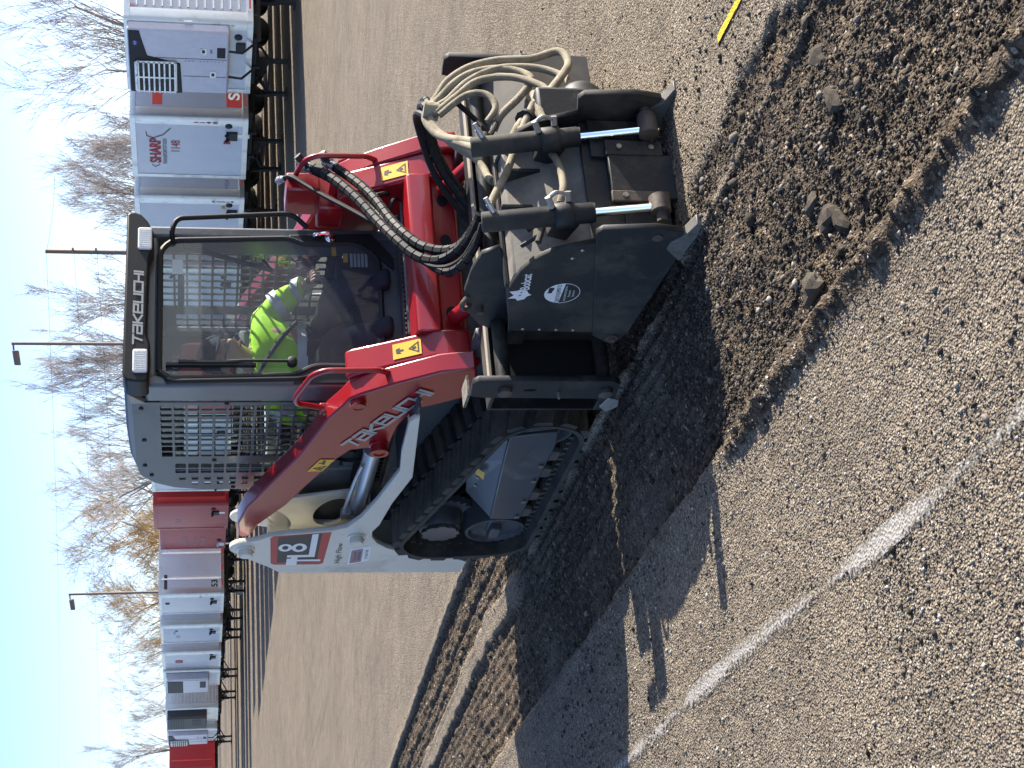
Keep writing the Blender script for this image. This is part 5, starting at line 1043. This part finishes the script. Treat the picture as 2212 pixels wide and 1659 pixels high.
def tree_meshes(seed, H=10., spread=.5, droop=0., dense=1.0):
    q = random.Random(seed); segs = []
    def grow(p, d, ln, r0, lev):
        n = 4 if lev < 2 else 3; pts = [Vector(p)]; d = Vector(d).normalized(); rs = [r0]
        for i in range(n):
            d = (d+Vector((q.gauss(0, .13), q.gauss(0, .13), q.gauss(.05, .08)-droop*.10*lev))).normalized(); pts.append(pts[-1]+d*ln/n); rs.append(r0*(1-.72*(i+1)/n))
        segs.append((lev, pts, rs))
        if lev >= 4: return
        kids = [int(8*dense), int(6*dense), int(5*dense), int(4*dense)][lev]
        for k in range(kids):
            t = q.uniform(.22 if lev else .18, 1.0); i = min(n-1, int(t*n)); u_ = t*n-i; b = pts[i].lerp(pts[i+1], u_); rr = rs[i]*(1-u_)+rs[i+1]*u_
            a = q.uniform(0, 2*math.pi); o = d.orthogonal(); o.rotate(Matrix.Rotation(a, 3, d)); dd = (d*(1.0-spread*.45)+o.normalized()*q.uniform(.45, 1.0)*spread*1.5+Vector((0, 0, .42-droop*.5))).normalized()
            grow(b, dd, ln*q.uniform(.42, .66)*(1-.25*t*(lev == 0)), max(.0075, rr*.58), lev+1)
    nst = q.choice((1, 1, 2)); 
    for k in range(nst): grow((q.uniform(-.3, .3)*(nst > 1), q.uniform(-.3, .3)*(nst > 1), 0), (q.gauss(0, .12*nst), q.gauss(0, .12*nst), 1), H*.80, .15/nst**.5*H/10, 0)
    tr, cr = MB(), MB()
    for lev, pts, rs in segs: (tr if lev < 1 else cr).tube(pts, [max(.0075, x) for x in rs], 6 if lev < 1 else (4 if lev < 3 else 3), caps=False)
    def raw(mb, nm):
        me = bpy.data.meshes.new(nm); me.from_pydata(mb.v, [], mb.f); me.polygons.foreach_set('use_smooth', [True]*len(me.polygons)); return me
    return raw(tr, 'trunk'), raw(cr, 'crown')
KINDS = [tree_meshes(11, 10, .40), tree_meshes(12, 10, .33, dense=1.1), tree_meshes(13, 10, .44), tree_meshes(15, 10, .30), tree_meshes(16, 9, .55, .10, 1.3)]
for i, (a, b) in enumerate(KINDS): a.materials.append(M_BARK); b.materials.append(M_BARK if i < 4 else M_GOLD)
def px_to(xd, yd, X):        # a point of the tree line at depth plane X
    ray = vd+rgt*((829.5-yd)/3323)+vu*((1106-xd)/3323); k = (X-CAM.x)/ray.x; return CAM+ray*k
LOOK = ['spreading bare tree', 'slim bare tree', 'broad bare tree', 'upright bare tree', 'golden twigged willow']
TR = [(18, 150, 46, 2, 'at the right edge behind the refrigerated trailer'), (108, 18, 44, 0, 'tallest of all, above the refrigerated trailer'), (165, 60, 47, 2, 'leaning left beside the tallest tree'), (215, 165, 52, 3, 'between the tallest tree and the 1148 trailer'),
      (290, 205, 54, 1, 'above the right half of the 1148 trailer'), (345, 195, 50, 0, 'above the left half of the 1148 trailer'), (400, 178, 55, 2, 'above the gap between trailers 1148 and P2314'), (450, 160, 52, 1, 'above trailer P2314'), (500, 168, 56, 3, 'right of the utility pole'),
      (575, 185, 58, 2, 'just left of the utility pole'), (625, 118, 50, 0, 'rising above the middle of the cab'), (680, 125, 53, 3, 'above the cab, second left of the utility pole'), (735, 110, 55, 1, 'behind the lamp post over the cab'), (795, 185, 57, 2, 'above the left lamp of the cab'),
      (850, 175, 52, 0, 'above the roof corner of the cab'), (905, 170, 54, 1, 'above the side mesh of the cab'), (960, 172, 56, 2, 'above the rear of the cab roof'), (1010, 165, 50, 0, 'behind the rear of the cab'), (1065, 165, 57, 3, 'right of the red trailers'),
      (1120, 205, 60, 4, 'behind the taller red trailer'), (1175, 172, 54, 4, 'behind the storage trailer'), (1250, 222, 50, 4, 'bushiest, beside the far lamp post'), (1300, 262, 56, 4, 'small, left of the far lamp post'), (1385, 268, 58, 0, 'above the pale bluish trailer'), (1450, 262, 60, 2, 'above the badge trailer'), (1535, 290, 62, 1, 'above the ribbed trailer'), (1610, 220, 55, 0, 'at the far left edge above the red side'), (1655, 262, 60, 2, 'cut by the left edge of the picture')]
rt = random.Random(4)
for i, (yd, xd, X, kd, where) in enumerate(TR):
    p = px_to(xd, yd, X); h = p.z-GZ; bm_ = KINDS[kd]; zmax = max(v.co.z for v in bm_[1].vertices) if i < 0 else None
    o = thing2('bare_tree' if kd < 4 else 'willow_tree', LOOK[kd]+' '+where, 'tree', (p.x, p.y, GZ-.05), 'bare trees behind the trailers')
    sc = h/[10.6, 10.6, 10.6, 10.6, 9.6][kd]; wd = sc*(1.15 if kd < 4 else 1.5)*max(1, 9.5/h)**.5; o.scale = (wd, wd, sc); o.rotation_euler.z = rt.uniform(0, 6.28)
    for nm, me in zip(('trunk', 'crown'), bm_): c = bpy.data.objects.new(nm, me); col.objects.link(c); c.parent = o
# low brush that fills the foot of the tree line
mb = MB(); qb = random.Random(9)
for k in range(1500):
    y = qb.uniform(35, 190); x = 62+qb.uniform(-3, 6)-.03*y; h = qb.uniform(2.0, 5.6)*(.7+.5*float(vnoise(y, 0., .12, 5)+.6)); a = qb.gauss(0, .28); b = qb.gauss(0, .28)
    p0 = Vector((x, y, GZ)); p1 = p0+Vector((a*h*.5, b*h*.5, h*.55)); p2 = p1+Vector((a*h*.7+qb.gauss(0, .3), b*h*.7+qb.gauss(0, .3), h*.45)); mb.tube([p0, p1, p2], [.035, .025, .012], 3, caps=False)
me = bpy.data.meshes.new('brush'); me.from_pydata(mb.v, [], mb.f); me.materials.append(M_BARK); o = bpy.data.objects.new('brush', me); col.objects.link(o); tag(o, 'tangle of bare brown brush along the foot of the tree line', 'brush', kind='stuff')

M_POLE = mat('brown_pole_steel', (.16, .13, .115), .6, dirt=(.16, .13, .10), dirt_amt=.2, dirt_scale=2); M_WOOD = mat('weathered_pole_wood', (.17, .13, .10), .9, bump=.3, bump_scale=12)
def lamp_post(xd, yd, X, label):
    p = px_to(xd, yd, X); h = p.z-GZ; o = thing2('lamp_post', label, 'lamp post', (p.x, p.y, GZ), 'lamp posts among the trailers')
    MB().tube([(0, 0, 0), (0, 0, h)], [.075, .06], 12).build('pole', M_POLE, o)
    dirv = -rgt; s = h/8.5
    a = MB().tube([Vector((0, 0, h-.06)), dirv*.28*s+Vector((0, 0, h-.08))], .035, 8).build('arm', M_POLE, o)
    c = dirv*.50*s+Vector((0, 0, h-.16)); w = dirv*.26*s; u_ = fwd*.20; zz = Vector((0, 0, .13))
    mb = MB(); mb.add([c-w-u_-zz*.7, c+w-u_-zz*1.3, c+w+u_-zz*1.3, c-w+u_-zz*.7, c-w-u_+zz, c+w-u_+zz*.3, c+w+u_+zz*.3, c-w+u_+zz], [(0,3,2,1),(4,5,6,7),(0,1,5,4),(1,2,6,5),(2,3,7,6),(3,0,4,7)]); mb.build('lamp_head', M_POLE, o, .03)
    MB().cyl((0, 0, 0), (0, 0, .3), .25).build('footing', mat('footing_concrete', (.35, .34, .32), .9), o)
lamp_post(25, 742, 26, 'brown lamp post with a square head rising over the cab'); lamp_post(148, 1284, 24, 'brown lamp post with a square head by the willow trees')
p = px_to(98, 543, 46); o = thing2('utility_pole', 'bare brown utility pole above the right half of the cab', 'utility pole', (p.x, p.y, GZ)); hp = p.z-GZ
MB().tube([(0, 0, 0), (0, 0, hp)], [.16, .12], 12).build('pole', M_WOOD, o)
for z in (hp-1.55, hp-2.85): MB().box(-.08, .08, -.35, .0, z-.06, z+.06).build('bracket', M_WOOD, o)
def wire(label, a, b, sag, X0, X1):
    A = px_to(*a, X0); B = px_to(*b, X1); pts = [A.lerp(B, t)-Vector((0, 0, sag*4*t*(1-t))) for t in np.linspace(0, 1, 24)]
    w = MB().tube(pts, .012, 4).build('overhead_wire', M_GASKET); tag(w, label, 'wire', 'overhead wires across the sky')
wire('highest overhead wire running left from the utility pole top', (100, 545), (122, 1720), .6, 46, 60); wire('middle overhead wire running left from the pole bracket', (160, 545), (212, 1720), .6, 46, 60); wire('lowest overhead wire behind the far lamp post', (210, 545), (262, 1720), .5, 46, 60)
wire('faint overhead wire running right from the utility pole', (100, 545), (118, 380), .1, 46, 46.5)

# ================================================================ loose stones and millings (nobody could count them)
def stone_field(name, x, y, size, m, label, cat, ico=False, seed=1):
    r = np.random.default_rng(seed); n = len(x)
    if ico:
        bm = bmesh.new(); bmesh.ops.create_icosphere(bm, subdivisions=1, radius=1); V = np.array([v.co[:] for v in bm.verts]); F = np.array([[v.index for v in f.verts] for f in bm.faces]); bm.free()
    else:
        V = np.array([(1, 0, 0), (-1, 0, 0), (0, 1, 0), (0, -1, 0), (0, 0, 1), (0, 0, -1)], float)
        F = np.array([(0, 2, 4), (2, 1, 4), (1, 3, 4), (3, 0, 4), (2, 0, 5), (1, 2, 5), (3, 1, 5), (0, 3, 5)])
    k = len(V)
    P = V[None]*(1+r.uniform(-.35, .35, (n, k, 1))); P = P*(np.stack([r.uniform(.7, 1.3, n), r.uniform(.7, 1.3, n), r.uniform(.5, .95, n)], 1)*size[:, None])[:, None, :]
    a = r.uniform(0, 6.28, n); ca, sa = np.cos(a), np.sin(a); t = r.uniform(-.5, .5, n); ct, st = np.cos(t), np.sin(t)
    X = P[..., 0]*ca[:, None]-P[..., 1]*sa[:, None]; Y = P[..., 0]*sa[:, None]+P[..., 1]*ca[:, None]; Zz = P[..., 2]
    Y, Zz = Y*ct[:, None]-Zz*st[:, None], Y*st[:, None]+Zz*ct[:, None]
    z = ground_z(x, y)+size*.22
    co = np.stack([X+x[:, None], Y+y[:, None], Zz+z[:, None]], -1).reshape(-1, 3)
    f = (F[None]+(np.arange(n)*k)[:, None, None]).reshape(-1, 3)
    me = bpy.data.meshes.new(name); me.vertices.add(len(co)); me.vertices.foreach_set('co', co.ravel()); me.loops.add(f.size); me.loops.foreach_set('vertex_index', f.ravel())
    me.polygons.add(len(f)); me.polygons.foreach_set('loop_start', np.arange(0, f.size, 3)); me.update(calc_edges=True)
    at = me.attributes.new('tone', 'FLOAT', 'POINT'); at.data.foreach_set('value', np.repeat(r.uniform(0, 1, n), k).astype(np.float32))
    me.materials.append(m); o = bpy.data.objects.new(name, me); col.objects.link(o); tag(o, label, cat, kind='stuff'); return o
def stone_mat(name, stops, rough=.9):
    m = bpy.data.materials.new(name); m.use_nodes = True; n = m.node_tree.nodes; l = m.node_tree.links; b = n['Principled BSDF']; b.inputs['Roughness'].default_value = rough; b.inputs['Specular IOR Level'].default_value = .2
    at = n.new('ShaderNodeAttribute'); at.attribute_name = 'tone'; q = n.new('ShaderNodeValToRGB'); e = q.color_ramp.elements
    while len(e) < len(stops): e.new(.5)
    for x, (p, c) in zip(e, stops): x.position = p; x.color = (*c, 1)
    l.new(at.outputs['Fac'], q.inputs['Fac'])
    tc = n.new('ShaderNodeTexCoord'); nz = n.new('ShaderNodeTexNoise'); nz.inputs['Scale'].default_value = 120; nz.inputs['Detail'].default_value = 4; l.new(tc.outputs['Object'], nz.inputs['Vector'])
    mx = n.new('ShaderNodeMix'); mx.data_type = 'RGBA'; mx.blend_type = 'MULTIPLY'; mx.inputs[0].default_value = .6; l.new(q.outputs['Color'], mx.inputs[6])
    r2 = n.new('ShaderNodeValToRGB'); r2.color_ramp.elements[0].position = .3; r2.color_ramp.elements[0].color = (.55, .55, .55, 1); r2.color_ramp.elements[1].position = .7; r2.color_ramp.elements[1].color = (1.3, 1.3, 1.3, 1)
    l.new(nz.outputs['Fac'], r2.inputs['Fac']); l.new(r2.outputs['Color'], mx.inputs[7]); l.new(mx.outputs[2], b.inputs['Base Color'])
    bp = n.new('ShaderNodeBump'); bp.inputs['Strength'].default_value = .5; bp.inputs['Distance'].default_value = .004; l.new(nz.outputs['Fac'], bp.inputs['Height']); l.new(bp.outputs[0], b.inputs['Normal'])
    return m
M_MILL = stone_mat('asphalt_millings', [(0, (.030, .025, .019)), (.5, (.060, .049, .038)), (.82, (.105, .088, .068)), (.95, (.19, .165, .135)), (1, (.30, .27, .225))])
M_GRIT = stone_mat('pale_grit', [(0, (.045, .040, .034)), (.4, (.13, .115, .095)), (.75, (.25, .22, .185)), (1, (.46, .42, .37))])
r = np.random.default_rng(3)
# millings: thick ahead of the planer, thinner in the cut behind
N = 90000
x = r.uniform(-.95, .72, N); y = np.concatenate([r.uniform(-4.6, -1.3, int(N*.62)), r.uniform(-1.3, 9, N-int(N*.62))])
keep = (milled_mask(x, y) > .4) | (r.uniform(0, 1, N) < .10)
keep &= r.uniform(0, 1, N) < np.where(y < -1.5, 1, np.where(x < 0, .28, .55))
keep &= (fbm(x, y, 2.2, 3, 71)+r.uniform(-.55, .55, N)) > -.25
x = x[keep]; y = y[keep]; s = np.exp(r.normal(math.log(.0045), .40, len(x)))
stone_field('loose_millings', x, y, np.clip(s, .002, .012), M_MILL, 'dark crumbled asphalt millings lying in the cut strip', 'gravel', seed=5)
N = 1500
x = r.uniform(-.85, .25, N); y = np.concatenate([r.uniform(-4.5, -1.6, 1050), r.uniform(-1.6, 7, 450)])
keep = milled_mask(x, y) > .4; x = x[keep]; y = y[keep]; s = np.clip(np.exp(r.normal(math.log(.0085), .38, len(x))), .006, .020)
stone_field('coarse_millings', x, y, s, M_MILL, 'coarser lumps of broken asphalt among the fine millings', 'gravel', ico=True, seed=6)
# grit on the old surface beside the cut, thickest beyond the white line
N = 125000
x = np.concatenate([r.uniform(-3.6, -.8, 110000), r.uniform(.6, 2.4, 15000)]); y = np.concatenate([r.uniform(-4.6, 2, 110000), r.uniform(-3.2, 3, 15000)])
w = .16+.80*sstep(-.10, .40, fbm(x, y, .9, 3, 91))*(1-sstep(-1.75, -1.1, x))+.25*sstep(.0, .4, fbm(x, y, 2.1, 3, 93))
keep = r.uniform(0, 1, N) < w
x = x[keep]; y = y[keep]; s = np.clip(np.exp(r.normal(math.log(.0037), .38, len(x))), .002, .012)
stone_field('loose_grit', x, y, s, M_GRIT, 'pale loose grit scattered over the worn asphalt', 'gravel', seed=8)
N = 2200
x = r.uniform(-3.4, -.9, N); y = r.uniform(-4.5, 1, N); keep = r.uniform(0, 1, N) < sstep(-.25, .4, fbm(x, y, .9, 3, 91)); x = x[keep]; y = y[keep]
stone_field('scattered_crumbs', x, y, np.clip(np.exp(r.normal(math.log(.0062), .36, len(x))), .004, .015), M_MILL, 'dark asphalt crumbs strewn on the pale surface left of the strip', 'gravel', ico=True, seed=9)
# the few biggest slabs of broken asphalt
def chunk(x, y, s, a, flat, seed, label):
    q = random.Random(seed); bm = bmesh.new(); bmesh.ops.create_icosphere(bm, subdivisions=2, radius=1)
    for v in bm.verts: v.co *= 1+.35*math.sin(3.1*v.co.x+seed)*math.cos(2.7*v.co.y+seed*2)+q.uniform(-.13, .13); v.co.z *= flat
    me = bpy.data.meshes.new('asphalt_chunk'); bm.to_mesh(me); bm.free(); me.materials.append(M_MILL)
    at = me.attributes.new('tone', 'FLOAT', 'POINT'); at.data.foreach_set('value', [q.uniform(.55, .8)]*len(me.vertices))
    o = bpy.data.objects.new('asphalt_chunk', me); col.objects.link(o); o.location = (x, y, float(ground_z(x, y))+s*flat*.15); s *= .72; o.scale = (s*1.5, s, s); o.rotation_euler = (q.uniform(-.3, .3), q.uniform(-.3, .3), a)
    return tag(o, label, 'asphalt chunk', 'slabs of broken asphalt in the millings')
for i, (px, py, s, a, fl) in enumerate([(-.31, -3.0, .040, .5, .5), (-.56, -2.78, .055, 1.2, .55), (-.62, -2.85, .045, .2, .6), (-.70, -2.62, .062, 1.5, .5), (-.47, -2.72, .038, 2.2, .6), (-.12, -2.95, .045, 1.0, .5)]):
    chunk(px, py, s, a, fl, 40+i, ['flat dark asphalt slab tilted up in mid strip of millings', 'broad brown asphalt lump near the berm of the strip', 'blocky asphalt lump touching the broad brown one', 'longest asphalt slab lying along the berm nearest the white line', 'small rounded asphalt lump on the planer side of the others', 'thin asphalt slab nearest the yellow paint mark'][i])
